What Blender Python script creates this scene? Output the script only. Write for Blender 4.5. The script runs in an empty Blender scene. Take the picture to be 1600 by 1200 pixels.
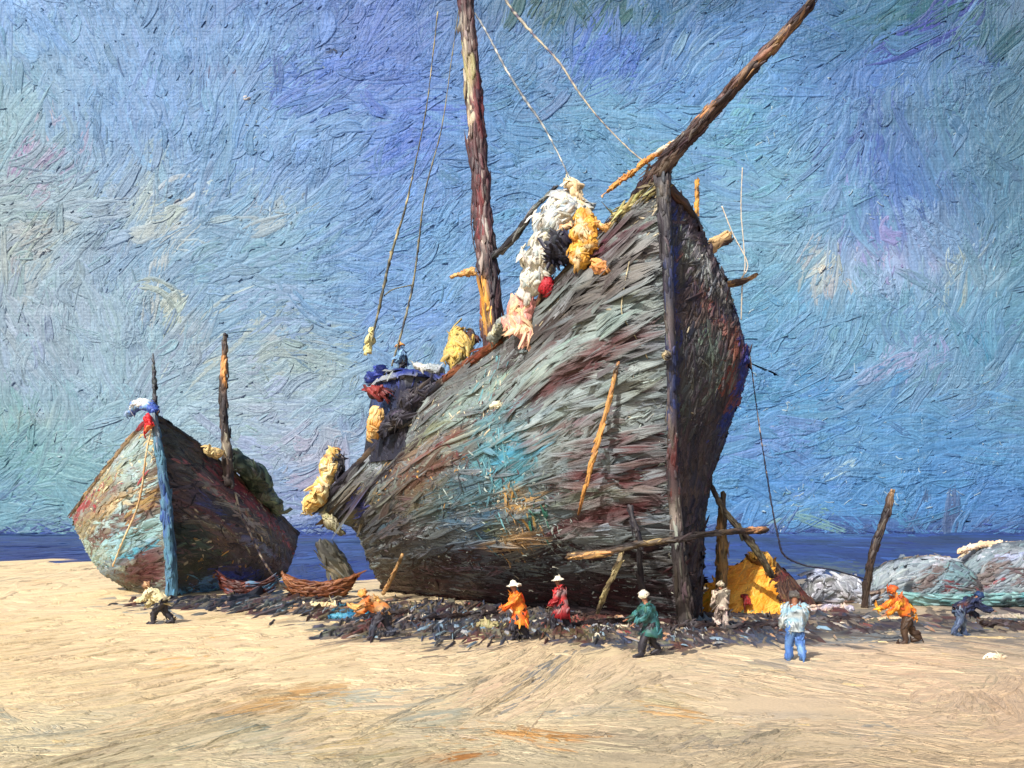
import bpy, bmesh, math, random
import numpy as np
R = np.random.RandomState(7)
random.seed(7)
scene = bpy.context.scene
COL = scene.collection

# ------------------------------------------------------------------ camera
F, CX, HY, CH = 1600.0, 800.0, 825.0, 3.4          # focal in photo pixels, centre column, horizon row, eye height
cam_d = bpy.data.cameras.new('camera'); cam = bpy.data.objects.new('camera', cam_d); COL.objects.link(cam)
cam.location = (0, 0, CH); cam.rotation_euler = (math.radians(90), 0, 0)
cam_d.sensor_width = 36; cam_d.lens = 36.0; cam_d.shift_y = (HY - 600) / 1600.0
cam_d.clip_end = 3000; cam_d.clip_start = 0.1
scene.camera = cam

# ------------------------------------------------------------------ light
SUN = np.array([-0.38, -0.66, 0.64]); SUN /= np.linalg.norm(SUN)      # direction towards the sun
el = math.asin(SUN[2]); az = math.atan2(SUN[0], SUN[1])
w = bpy.data.worlds.new('World'); scene.world = w; w.use_nodes = True
nt = w.node_tree; bg = nt.nodes['Background']
sky = nt.nodes.new('ShaderNodeTexSky'); sky.sky_type = 'NISHITA'; sky.sun_disc = False
sky.dust_density = 4.0; sky.air_density = .7; sky.sun_elevation = el; sky.sun_rotation = az
nt.links.new(sky.outputs[0], bg.inputs[0]); bg.inputs[1].default_value = 0.11
sd = bpy.data.lights.new('sun', 'SUN'); so = bpy.data.objects.new('sun', sd); COL.objects.link(so)
sd.energy = 4.6; sd.angle = math.radians(0.6); sd.color = (1.0, 0.955, 0.89)
from mathutils import Vector
so.rotation_euler = Vector(SUN).to_track_quat('Z', 'Y').to_euler()
so.location = (-30, -20, 40)
scene.view_settings.view_transform = 'Standard'; scene.view_settings.look = 'None'
scene.view_settings.exposure = 0.26; scene.view_settings.gamma = 1

# ------------------------------------------------------------------ helpers
def at(px, py, Y):
    return np.array([(px - CX) / F * Y, Y, CH + (HY - py) / F * Y])
def gnd(px, py, z=0.0):
    Y = (CH - z) * F / (py - HY); return np.array([(px - CX) / F * Y, Y, z])
def proj(P):
    return CX + F * P[:, 0] / P[:, 1], HY - F * (P[:, 2] - CH) / P[:, 1]
def lin(c):
    c = np.asarray(c, float) / 255.0
    return np.where(c <= 0.04045, c / 12.92, ((c + 0.055) / 1.055) ** 2.4)
def nz(x, y, s=0):                                   # smooth noise about -1..1
    r = np.random.RandomState(s + 100); o = 0
    for k in range(5):
        a = r.uniform(0, 2 * math.pi); f = r.uniform(.6, 1.9); p = r.uniform(0, 6.28)
        q = (x * math.cos(a) + y * math.sin(a)) * f
        o = o + np.sin(q + p + 1.3 * np.sin(y * .7 * f + p * 2 + x * .3))
    return o / 2.6
def nrm(v): return v / np.maximum(np.linalg.norm(v, axis=-1, keepdims=True), 1e-9)

class CM:
    """paint plan: base colours (random mix of a list, or a grid), then patches painted over"""
    def __init__(s, base=None, blobs=(), grid=None, jit=.06, seed=1, patch=60., tint=(1, 1, 1)):
        s.tint = np.array(tint)
        s.base = None if base is None else lin(base).reshape(-1, 3)
        s.grid = grid; s.blobs = blobs; s.jit = jit; s.seed = seed; s.patch = patch
    def __call__(s, P):
        px, py = proj(P); n = len(px)
        if s.grid is not None:
            xs, ys, g = s.grid
            wx = px + 38 * nz(px / 70, py / 70, s.seed + 5) + R.normal(0, 14, n); wy = py + 38 * nz(px / 70, py / 70, s.seed + 6) + R.normal(0, 14, n)
            fx = np.clip(np.interp(wx, xs, np.arange(len(xs))), 0, len(xs) - 1.001)
            fy = np.clip(np.interp(wy, ys, np.arange(len(ys))), 0, len(ys) - 1.001)
            i = fx.astype(int); j = fy.astype(int); u = (fx - i)[:, None]; v = (fy - j)[:, None]
            c = (g[j, i] * (1 - u) + g[j, i + 1] * u) * (1 - v) + (g[j + 1, i] * (1 - u) + g[j + 1, i + 1] * u) * v
        else:
            m = len(s.base)
            k = (nz(px / s.patch, py / s.patch, s.seed) * .5 + .5) * m + R.normal(0, .15 * m ** .5, n)
            c = s.base[np.clip(k.astype(int), 0, m - 1)].copy()
        for b in s.blobs:
            bx, by, rx, ry, ang, rgb = b[:6]; st = b[6] if len(b) > 6 else .9
            a = math.radians(ang); dx = px - bx; dy = -(py - by)
            p = (dx * math.cos(a) + dy * math.sin(a)) / rx; q = (-dx * math.sin(a) + dy * math.cos(a)) / ry
            wgt = np.exp(-(p * p + q * q) ** 1.5) * st
            hit = R.rand(n) < wgt
            c[hit] = lin(rgb)
        c = c * (1 + R.normal(0, s.jit, (n, 1))) * (1 + R.normal(0, s.jit * .45, (n, 3)))
        return np.clip(c * s.tint, .004, .92)
    def smooth(s, P):
        px, py = proj(P); n = len(px)
        if s.grid is not None:
            xs, ys, g = s.grid
            wx = px + 38 * nz(px / 70, py / 70, s.seed + 5); wy = py + 38 * nz(px / 70, py / 70, s.seed + 6)
            fx = np.clip(np.interp(wx, xs, np.arange(len(xs))), 0, len(xs) - 1.001); fy = np.clip(np.interp(wy, ys, np.arange(len(ys))), 0, len(ys) - 1.001)
            i = fx.astype(int); j = fy.astype(int); u = (fx - i)[:, None]; v = (fy - j)[:, None]
            c = (g[j, i] * (1 - u) + g[j, i + 1] * u) * (1 - v) + (g[j + 1, i] * (1 - u) + g[j + 1, i + 1] * u) * v
        else:
            m = len(s.base); k = np.clip((nz(px / s.patch, py / s.patch, s.seed) * .5 + .5) * (m - 1), 0, m - 1.001); i = k.astype(int); f = (k - i)[:, None]
            c = s.base[i] * (1 - f) + s.base[np.minimum(i + 1, m - 1)] * f
        for b in s.blobs:
            bx, by, rx, ry, ang, rgb = b[:6]; st = b[6] if len(b) > 6 else .9
            near = np.nonzero((np.abs(px - bx) < 2.2 * max(rx, ry)) & (np.abs(py - by) < 2.2 * max(rx, ry)))[0]
            if not len(near): continue
            a = math.radians(ang); dx = px[near] - bx; dy = -(py[near] - by)
            p = (dx * math.cos(a) + dy * math.sin(a)) / rx; q = (-dx * math.sin(a) + dy * math.cos(a)) / ry
            q = q + .35 * nz(px[near] / 17, py[near] / 17, 77)
            wgt = (np.exp(-(p * p + q * q) ** 1.5) * st)[:, None]
            c[near] = c[near] * (1 - wgt) + lin(rgb) * wgt
        return np.clip(c * s.tint, .004, .92)

def grid_faces(a, b, off=0, wrap=False):             # grid of a x b points -> quads; first edge runs along b
    i, j = np.meshgrid(np.arange(a - 1), np.arange(b if wrap else b - 1), indexing='ij')
    j2 = (j + 1) % b
    f = np.stack([i * b + j, i * b + j2, (i + 1) * b + j2, (i + 1) * b + j], -1).reshape(-1, 4)
    return f + off

NS, NT = 7, 6
def make_daubs(C, T, B, N, col, h, lift=0., ns=NS, nt_=NT, curve=.25, streak=.10, ragged=.18, bow=None, drop=.5, field=None, soft=(.35, 1.0), wob=.10, rad=None, radw=None):
    """thick ridged strokes of paint: centre C, half-length vector T, half-width vector B, normal N, height h"""
    n = len(C); s = np.linspace(-1, 1, ns); t = np.linspace(-1, 1, nt_)
    S = np.broadcast_to(s[None, :, None], (n, ns, nt_)).copy(); Tt = np.broadcast_to(t[None, None, :], (n, ns, nt_)).copy()
    ext = 1 + R.uniform(-ragged, ragged, (n, 1, nt_)); S2 = S * ext
    wid = (1 - .40 * np.minimum(np.abs(S2), 1.3) ** 3) * (1 + .12 * np.sin(S2 * R.uniform(2, 5, (n, 1, 1)) + R.uniform(0, 6.3, (n, 1, 1))))
    cv = R.normal(0, curve, (n, 1, 1)); k = cv * 2.0
    ridge = R.rand(n, 1, nt_); wob_ = R.normal(0, wob, (n, ns, nt_))
    H = .35 + .65 * ridge + wob_
    H += .35 * (np.abs(Tt) > .5)                      # paint pushed to the sides
    H[:, -2, :] += R.uniform(0, .6, (n, 1)) * 1.0     # and to the far end
    edge = (np.abs(Tt) > .99) | (np.abs(S) > .99)
    H = np.where(edge, -drop, H)
    hh = np.asarray(h).reshape(-1, 1, 1) if np.ndim(h) else h
    H = H * hh
    lf = np.asarray(lift).reshape(-1, 1, 1) if np.ndim(lift) else lift
    V = (C[:, None, None, :] + T[:, None, None, :] * S2[..., None] + B[:, None, None, :] * (Tt * wid + k * (S2 * S2 - .4))[..., None]
         + N[:, None, None, :] * (H + lf)[..., None])
    if rad is not None or radw is not None:           # lay the stroke round a body of about this radius
        l2 = (T * T).sum(1)[:, None, None] * S * S / (2 * rad) if rad is not None else 0
        w2 = (B * B).sum(1)[:, None, None] * Tt * Tt / (2 * (rad or radw))
        V = V - N[:, None, None, :] * np.minimum(l2 + w2, 1.2 * (rad or radw))[..., None]
    if bow is not None: V = V - N[:, None, None, :] * (np.asarray(bow).reshape(-1, 1, 1) * (S * S + 0 * Tt))[..., None]
    cc = col[:, None, None, :] * (1 + streak * R.normal(0, 1, (n, 1, nt_, 1)) + .04 * R.normal(0, 1, (n, ns, nt_, 1)))
    if field is not None and hasattr(field, 'smooth'):
        fc = field.smooth(V.reshape(-1, 3)).reshape(V.shape)
        we = np.maximum(np.abs(Tt), np.abs(S) ** 1.3) ** 2.2 * R.uniform(soft[0], soft[1], (n, 1, 1)) + .12
        we = np.clip(we + R.normal(0, .12, (n, 1, nt_)), 0, 1)[..., None]
        cc = cc * (1 - we) + fc * we
    f = grid_faces(ns, nt_); Fc = (f[None] + (np.arange(n) * ns * nt_)[:, None, None]).reshape(-1, 4)
    rnd = R.uniform(0, 900, (n, 1, 1))
    asp = np.linalg.norm(T, axis=1) / np.maximum(np.linalg.norm(B, axis=1), 1e-6)
    br = np.stack([S * np.minimum(asp, 6)[:, None, None] + rnd, Tt + rnd * 1.7, np.ones_like(S)], -1)
    return V.reshape(-1, 3), Fc, np.clip(cc, .003, .95).reshape(-1, 3), br.reshape(-1, 3)

def face_frames(V, Fc):
    a, b, c, d = V[Fc[:, 0]], V[Fc[:, 1]], V[Fc[:, 2]], V[Fc[:, 3]]
    n = np.cross(c - a, d - b); ar = np.linalg.norm(n, axis=1) / 2
    return nrm(n), ar, nrm(b - a + c - d)

def daub_mesh(V, Fc, n, L, W, h, colf, ang=0., spread=12., view=True, dir_=None, guard=None, **kw):
    N, ar, T0 = face_frames(V, Fc)
    if view:                                          # only paint where it can be seen from about the viewpoint
        ctr = V[Fc].mean(1); ok = (np.einsum('ij,ij->i', N, np.array([0, 0, CH]) - ctr) > -.3 * np.linalg.norm(ctr, axis=1))
        ar = ar * ok
    if ar.sum() <= 0: return None
    pr = ar / ar.sum(); k = R.choice(len(Fc), n, p=pr)
    u, v = R.rand(n, 1), R.rand(n, 1)
    q = V[Fc[k]]; C = (q[:, 0] * (1 - u) + q[:, 1] * u) * (1 - v) + (q[:, 3] * (1 - u) + q[:, 2] * u) * v
    Nn = N[k]; T = T0[k]
    if dir_ is not None:
        d = np.asarray(dir_, float)[None] + 0 * T; T = nrm(d - Nn * np.einsum('ij,ij->i', d, Nn)[:, None])
    B = nrm(np.cross(Nn, T))
    a = np.radians(ang + R.normal(0, spread, n))[:, None]
    T, B = T * np.cos(a) + B * np.sin(a), B * np.cos(a) - T * np.sin(a)
    l = L * np.exp(R.normal(0, .35, n)); ww = W * np.exp(R.normal(0, .3, n))
    hh = h * np.exp(R.normal(0, .3, n))
    if guard is not None:
        dist = np.full(n, 9e9)
        for g_ in guard: dist = np.minimum(dist, np.linalg.norm(C - g_[None], axis=1))
        l = np.minimum(l, np.maximum(dist * .85, .05)); ww = np.minimum(ww, l)
    return make_daubs(C, T * l[:, None], B * ww[:, None], Nn, colf(C), hh, lift=R.rand(n) * h * .55, field=colf, **kw)

def join(parts):
    V, Fc, Cc, Br = [], [], [], []; o = 0
    for p in parts:
        if p is None: continue
        V.append(p[0]); Fc.append(p[1] + o); Cc.append(p[2]); Br.append(p[3]); o += len(p[0])
    return np.concatenate(V), np.concatenate(Fc), np.concatenate(Cc), np.concatenate(Br)

def base(V, Fc, colf):
    return V, Fc, (colf.smooth(V) if hasattr(colf, 'smooth') else colf(V)), np.zeros_like(V)

def obj(name, parts, mat, parent=None, smooth=True):
    V, Fc, Cc, Br = join(parts)
    me = bpy.data.meshes.new(name); nv, nf = len(V), len(Fc)
    me.vertices.add(nv); me.vertices.foreach_set('co', V.astype(np.float32).ravel())
    me.loops.add(nf * 4); me.loops.foreach_set('vertex_index', Fc.astype(np.int32).ravel())
    me.polygons.add(nf); me.polygons.foreach_set('loop_start', np.arange(0, nf * 4, 4, dtype=np.int32))
    try: me.polygons.foreach_set('loop_total', np.full(nf, 4, dtype=np.int32))
    except Exception: pass
    me.polygons.foreach_set('use_smooth', np.full(nf, smooth, dtype=bool))
    a = me.attributes.new('Col', 'FLOAT_COLOR', 'POINT'); a.data.foreach_set('color', np.c_[Cc, np.ones(nv)].astype(np.float32).ravel())
    b = me.attributes.new('brush', 'FLOAT_VECTOR', 'POINT'); b.data.foreach_set('vector', Br.astype(np.float32).ravel())
    me.update(); me.validate()
    me.materials.append(mat)
    o = bpy.data.objects.new(name, me); COL.objects.link(o)
    if parent is not None:
        o.parent = parent; o.matrix_parent_inverse = parent.matrix_basis.inverted()
    return o
def tag(o, label, cat, group=None):
    o['label'] = label; o['category'] = cat
    if group: o['group'] = group
    return o
def thing(name, loc, label, cat, group=None):
    o = bpy.data.objects.new(name, None); COL.objects.link(o); o.location = [float(x) for x in loc]
    o.empty_display_size = .3
    return tag(o, label, cat, group)

# ------------------------------------------------------------------ paint material
def paint(name, grain, bump=.5, rough=.42, brist=.6, spec=.45, bfreq=8.0, weave=0., lumps=0., bd=1.0, lamp_=.5):
    m = bpy.data.materials.new(name); m.use_nodes = True; t = m.node_tree; nd = t.nodes; L = t.links
    p = nd['Principled BSDF']; p.inputs['Roughness'].default_value = rough
    p.inputs['Specular IOR Level'].default_value = spec
    at_ = nd.new('ShaderNodeAttribute'); at_.attribute_name = 'Col'
    br = nd.new('ShaderNodeAttribute'); br.attribute_name = 'brush'
    mp = nd.new('ShaderNodeMapping'); mp.inputs['Scale'].default_value = (.8, bfreq, 1); L.new(br.outputs['Vector'], mp.inputs[0])
    bn = nd.new('ShaderNodeTexNoise'); bn.inputs['Scale'].default_value = 1.0; bn.inputs['Detail'].default_value = 3; L.new(mp.outputs[0], bn.inputs[0])
    tc = nd.new('ShaderNodeTexCoord'); gm = nd.new('ShaderNodeMapping')
    gm.inputs['Scale'].default_value = (1 / grain,) * 3; L.new(tc.outputs['Object'], gm.inputs[0])
    gn = nd.new('ShaderNodeTexNoise'); gn.inputs['Scale'].default_value = 1.0; gn.inputs['Detail'].default_value = 4; gn.inputs['Roughness'].default_value = .65
    L.new(gm.outputs[0], gn.inputs[0])
    # pigment mix: streaks of bristle and uneven paint change the value a little
    r1 = nd.new('ShaderNodeMapRange'); r1.inputs[1].default_value = .3; r1.inputs[2].default_value = .7; r1.inputs[3].default_value = .80; r1.inputs[4].default_value = 1.18
    L.new(bn.outputs['Fac'], r1.inputs[0])
    r2 = nd.new('ShaderNodeMapRange'); r2.inputs[1].default_value = .3; r2.inputs[2].default_value = .7; r2.inputs[3].default_value = .86; r2.inputs[4].default_value = 1.12
    L.new(gn.outputs['Fac'], r2.inputs[0])
    mu = nd.new('ShaderNodeMath'); mu.operation = 'MULTIPLY'; L.new(r1.outputs[0], mu.inputs[0]); L.new(r2.outputs[0], mu.inputs[1])
    sc = nd.new('ShaderNodeVectorMath'); sc.operation = 'SCALE'; L.new(at_.outputs['Color'], sc.inputs[0]); L.new(mu.outputs[0], sc.inputs['Scale'])
    L.new(sc.outputs[0], p.inputs['Base Color'])
    b1 = nd.new('ShaderNodeBump'); b1.inputs['Strength'].default_value = bump; b1.inputs['Distance'].default_value = grain * .3; L.new(gn.outputs['Fac'], b1.inputs['Height'])
    b2 = nd.new('ShaderNodeBump'); b2.inputs['Strength'].default_value = brist; b2.inputs['Distance'].default_value = grain * bd
    L.new(bn.outputs['Fac'], b2.inputs['Height']); L.new(b1.outputs[0], b2.inputs['Normal']); L.new(b2.outputs[0], p.inputs['Normal'])
    last = b2
    def chain(src, dist, strength):
        nonlocal last
        b = nd.new('ShaderNodeBump'); b.inputs['Strength'].default_value = strength; b.inputs['Distance'].default_value = dist
        L.new(src, b.inputs['Height']); L.new(last.outputs[0], b.inputs['Normal']); L.new(b.outputs[0], p.inputs['Normal']); last = b
    if weave:                                         # canvas threads under the paint
        sp = nd.new('ShaderNodeSeparateXYZ'); L.new(tc.outputs['Object'], sp.inputs[0]); sn = []
        for ax in ('X', 'Z'):
            a = nd.new('ShaderNodeMath'); a.operation = 'MULTIPLY'; a.inputs[1].default_value = 2 * math.pi / weave; L.new(sp.outputs[ax], a.inputs[0])
            b = nd.new('ShaderNodeMath'); b.operation = 'SINE'; L.new(a.outputs[0], b.inputs[0]); sn.append(b)
        a = nd.new('ShaderNodeMath'); a.operation = 'ADD'; L.new(sn[0].outputs[0], a.inputs[0]); L.new(sn[1].outputs[0], a.inputs[1]); chain(a.outputs[0], weave * .012, .6)
    if lumps:                                         # patches of rough, broken paint
        n1 = nd.new('ShaderNodeTexNoise'); n1.inputs['Scale'].default_value = 1 / (lumps * 9); n1.inputs['Detail'].default_value = 2; L.new(tc.outputs['Object'], n1.inputs[0])
        r_ = nd.new('ShaderNodeMapRange'); r_.inputs[1].default_value = .5; r_.inputs[2].default_value = .66; L.new(n1.outputs['Fac'], r_.inputs[0])
        n2 = nd.new('ShaderNodeTexNoise'); n2.inputs['Scale'].default_value = 1 / lumps; n2.inputs['Detail'].default_value = 5; n2.inputs['Distortion'].default_value = .8; L.new(tc.outputs['Object'], n2.inputs[0])
        a = nd.new('ShaderNodeMath'); a.operation = 'MULTIPLY'; L.new(r_.outputs[0], a.inputs[0]); L.new(n2.outputs['Fac'], a.inputs[1]); chain(a.outputs[0], lumps * lamp_, 1.0)
    return m
M_SKY = paint('sky_paint', 1.25, .8, .5, 1.0, .35, 10.0, 1.45, 2.6, .18, .45)
M_SEA = paint('sea_paint', .7, .5, .5, .6, .35, 8, 0, 0, .3)
M_SAND = paint('sand_paint', .06, .9, .55, .9, .3, 9, 0, .20, 1.0, .4)
M_HULL = paint('hull_paint', .06, 1.0, .5, .9, .3, 8, 0, .14, .22, .6)
M_FINE = paint('thick_paint', .035, .8, .48, .8, .35, 7, 0, 0, .13)

def adj(rgb, k=1.0): return rgb
GAIN = 1.0

# ------------------------------------------------------------------ sky backdrop
SKY_D = 460.0
gx = [-200, 0, 200, 400, 600, 800, 1000, 1200, 1400, 1600, 1800]
gy = [-100, 0, 100, 200, 300, 400, 500, 600, 700, 780, 840]
rows = [
 [(128,168,228),(105,145,205),(95,135,208),(85,115,198),(80,120,178),(58,102,138),(75,115,188),(70,115,158),(95,125,168)],
 [(120,160,212),(112,152,216),(110,150,216),(85,118,208),(95,140,200),(85,130,208),(102,152,218),(82,122,202),(84,122,164)],
 [(130,165,192),(112,152,216),(110,155,216),(90,130,216),(90,140,202),(108,158,210),(108,158,214),(98,136,196),(88,126,168)],
 [(150,172,176),(135,162,188),(110,150,212),(96,136,212),(100,146,212),(105,155,212),(116,162,208),(80,116,200),(90,130,172)],
 [(146,166,172),(126,156,198),(120,160,206),(106,150,216),(106,156,216),(106,156,216),(122,166,204),(138,164,196),(100,142,182)],
 [(146,166,180),(146,172,186),(122,156,198),(110,150,216),(106,150,210),(100,150,208),(104,156,206),(110,156,206),(100,146,192)],
 [(142,166,182),(140,170,186),(152,172,182),(122,160,202),(110,150,205),(100,150,208),(98,150,210),(112,150,196),(100,142,192)],
 [(118,166,182),(134,170,186),(152,172,186),(142,166,196),(120,150,200),(96,145,205),(88,145,212),(94,145,206),(88,140,206)],
 [(108,152,186),(118,160,190),(130,152,192),(122,142,192),(110,140,195),(88,140,205),(86,138,210),(84,140,206),(78,126,202)]]
rows = [[r[0]] + r + [r[-1]] for r in rows]; rows = [rows[0]] + rows + [rows[-1]]
G = lin(np.array(rows, float))
SKYB = [(400,830,800,16,0,(66,92,160),.6),(1350,826,500,16,0,(64,90,156),.7),(1500,812,160,10,0,(70,92,140),.5),(60,50,50,40,0,(120,162,226)),(350,110,60,12,0,(110,110,160),.5),(250,340,45,70,60,(170,182,175),.8),(60,380,80,40,10,(165,175,165),.6),(60,260,30,40,0,(160,150,165),.35),
 (880,12,90,35,0,(50,92,110),.9),(1000,25,60,20,0,(40,95,105),.7),(1420,20,70,26,30,(50,100,120),.75),(1350,215,40,80,-40,(74,106,186),.5),
 (1470,30,30,60,40,(62,72,170),.5),(1540,90,40,20,-30,(60,85,170),.5),(1570,75,40,25,-20,(55,100,125),.6),(1500,60,60,14,40,(60,105,120),.5),(1290,425,34,30,0,(178,186,178),.8),(1395,380,50,60,70,(150,150,195),.5),(1380,400,20,60,80,(178,172,196),.5),
 (1535,430,26,46,90,(160,178,178),.6),(1440,330,90,18,30,(92,128,190),.5),(1530,530,34,12,-20,(70,135,190),.9),(1430,560,60,30,30,(145,160,190),.5),(250,470,70,24,-35,(175,188,170),.5),(300,520,70,22,-45,(170,182,160),.45),
 (460,560,40,90,70,(150,168,158),.6),(430,330,60,34,20,(160,176,176),.4),(480,130,60,60,30,(84,122,212),.6),(640,180,60,90,70,(84,120,214),.5),(480,700,60,36,20,(158,166,176),.5),(500,720,60,30,10,(150,150,160),.4),
 (1340,630,80,60,20,(86,142,212),.6),(1250,790,60,26,0,(120,160,180),.4),(1300,730,80,12,0,(160,186,186),.35),(1200,690,40,60,80,(106,140,212),.5),(870,130,60,36,60,(104,138,196),.5),(950,90,36,70,80,(78,118,212),.6),
 (1100,90,90,26,10,(120,162,212),.5),(1010,270,60,40,30,(108,162,196),.4),(1170,200,70,40,50,(108,168,206),.5),(30,660,80,16,5,(150,176,168),.6),(80,650,40,10,0,(196,190,160),.2)]
rr = np.array(rows, float); rr[..., 2] += np.clip((rr[..., 0] - 120) / 20, 0, 1) * 20; G = lin(rr)
SKYB = [b[:5] + ((b[5][0], b[5][1], min(255, b[5][2] + (26 if b[5][0] > 130 else 0))),) + b[6:] for b in SKYB]
sky_cm = CM(grid=(gx, gy, G), blobs=SKYB, jit=.09, seed=3, tint=(.68, .71, .58))
def wall(px, py, d=SKY_D):
    return np.stack([(px - CX) / F * d, np.full_like(px, d), CH + (HY - py) / F * d], -1)
def sky_dab(n, L, W, h, theta, colf, lift=0., x=(-120, 1720), y=(-110, 850), **kw):
    px = R.uniform(*x, n); py = R.uniform(*y, n)
    m = SKY_D / F
    th = np.radians(theta(px, py) + R.normal(0, 11, n))
    C = wall(px, py); T = np.stack([np.cos(th), 0 * th, np.sin(th)], -1); B = np.stack([-np.sin(th), 0 * th, np.cos(th)], -1)
    l = L * m * np.exp(np.clip(R.normal(0, .35, n), -1, .7)); ww = W * m * np.exp(np.clip(R.normal(0, .3, n), -1, .6)); hh = h * m * np.exp(np.clip(R.normal(0, .3, n), -1, .5))
    N = np.tile([0., -1., 0.], (n, 1))
    return make_daubs(C, T * l[:, None], B * ww[:, None], N, colf(C), hh, lift=(lift + R.rand(n)) * h * m * .9, field=colf, **kw)
def sky_theta(px, py):
    a = 40 + 58 * nz(px / 140, py / 140, 11)
    k = np.clip((py - 620) / 130, 0, 1)
    return a * (1 - k) + (4 + 20 * nz(px / 60, py / 60, 12)) * k
xs = np.linspace(-1500, 3100, 150); ys = np.linspace(-700, 845, 60)
A, Bq = np.meshgrid(xs, ys, indexing='ij')
skyV = wall(A.ravel(), Bq.ravel()); skyF = grid_faces(150, 60)
dark = lambda c, j=.2: (lambda P: np.clip(lin(c) * (1 + R.normal(0, j, (len(P), 1))), .003, .9))
def clumped(P, dens): return P
def sky_crumbs(n, cx, cy, sx, sy, colf, L=4, W=1.6, h=1.5, a0=0, asp=60):
    px = R.normal(cx, sx, n); py = R.normal(cy, sy, n); m = SKY_D / F
    th = np.radians(R.normal(a0, asp, n)); C = wall(px, py)
    T = np.stack([np.cos(th), 0 * th, np.sin(th)], -1); B = np.stack([-np.sin(th), 0 * th, np.cos(th)], -1)
    l = L * m * np.exp(np.clip(R.normal(0, .5, n), -1, .8)); ww = W * m * np.exp(np.clip(R.normal(0, .4, n), -1, .6))
    return make_daubs(C, T * l[:, None], B * ww[:, None], np.tile([0., -1., 0.], (n, 1)), colf(C), h * m * np.exp(R.normal(0, .3, n)), lift=.7 * m, ns=6, nt_=4, drop=.2, field=sky_cm, soft=(.5, 1), curve=.5)
parts = [base(skyV, skyF, sky_cm),
    sky_dab(2600, 60, 26, .9, sky_theta, sky_cm, 0, ns=9, nt_=20, curve=.12, drop=.0, streak=.07, wob=.03, ragged=.3),
    sky_dab(3600, 26, 9, 1.1, lambda a, b: sky_theta(a, b) + R.normal(0, 24, len(a)), sky_cm, .3, ns=9, nt_=12, drop=.1, streak=.08, curve=.25, wob=.04, ragged=.3, soft=(.2, 1)),
    sky_dab(1100, 15, 2.4, 1.4, lambda a, b: sky_theta(a, b) + R.normal(0, 22, len(a)), sky_cm, .3, ns=8, nt_=5, drop=.2, curve=.45, soft=(.8, 1)),
    sky_dab(2400, 4.5, 1.8, 1.7, lambda a, b: sky_theta(a, b) + R.normal(0, 35, len(a)), sky_cm, .3, ns=6, nt_=4, drop=.2, soft=(.7, 1))]
sea_edge = lambda P: np.clip(lin((46, 70, 128)) * (1 + R.normal(0, .22, (len(P), 1))), .003, .9)
parts.append(sky_dab(420, 20, 1.8, 1.3, lambda a, b: 0 * a, sea_edge, .5, y=(831, 841), ns=7, nt_=5, drop=.2, curve=.4))
parts.append(sky_dab(120, 16, 1.6, 1.2, lambda a, b: 0 * a, sea_edge, .5, y=(818, 834), ns=7, nt_=5, drop=.2, curve=.4))
for (cx, cy, sx, sy, n) in [(1370,330,14,10,20),(390,190,16,14,22),(430,330,20,8,22),(1350,400,40,50,12),(1170,500,30,60,40),(1240,640,60,40,60),(1230,800,50,26,40),(1420,780,60,30,60),(1500,660,60,50,40),(1400,470,60,40,20),
                         (50,650,50,8,26),(90,690,60,20,26),(170,700,40,30,20),(480,770,30,20,40),(460,700,40,30,24),(30,530,30,30,12),(1180,230,50,50,36),(900,210,40,30,26),(560,560,40,60,20),(1530,320,40,60,14),(250,260,200,180,30),(1400,180,150,120,30)]:
    parts.append(sky_crumbs(n, cx, cy, sx, sy, dark((70, 88, 108), .3), 3.0, .8, 1.0))  # dark crumbs: shadow pits beside the paint ridges, put into the colour
    parts.append(sky_crumbs(int(n * .9), cx, cy, sx * 1.2, sy * 1.2, dark((160, 182, 190), .1), 5, 1.3, 1.8))
for (cx, cy, n, c) in [(380,150,2,(205,195,180)),(522,82,3,(30,34,44)),(1290,420,12,(196,192,178)),(65,395,8,(170,178,180))]:
    parts.append(sky_crumbs(n, cx, cy, 5, 3, dark(c, .08), 6, 2.6, 3, 30, 25))
o = obj('sky', parts, M_SKY); o['kind'] = 'structure'

# ------------------------------------------------------------------ sand and sea
def flat_dab(n, L, W, h, theta, colf, x, y, z, lift=0., shape=None, lift_=False, field=None, **kw):
    """strokes lying on level ground; size given as seen from the eye point, so that far ones are larger on the ground"""
    if shape is None: px = R.uniform(*x, n); py = R.uniform(*y, n)
    else: px, py = shape(n)
    n = len(px); Y = (CH - z) * F / (py - HY); sx = Y / F; sy = np.minimum(Y * Y / (F * CH), 40 * Y / F)
    th = np.radians(theta(px, py) + R.normal(0, 6, n))
    C = np.stack([(px - CX) / F * Y, Y, np.full(n, z)], -1)
    l = L * np.exp(R.normal(0, .35, n)); w_ = W * np.exp(R.normal(0, .3, n)); hh = h * sx * np.exp(R.normal(0, .3, n))
    T = np.stack([np.cos(th) * l * sx, np.sin(th) * l * sy, 0 * th], -1)
    B = np.stack([-np.sin(th) * w_ * sx, np.cos(th) * w_ * sy, 0 * th], -1)
    N = np.tile([0., 0., 1.], (n, 1))
    return make_daubs(C, T, B, N, colf(C), hh, lift=(lift + R.rand(n)) * h * sx * (.6 if lift_ else .22), field=field or colf, **kw)

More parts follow.
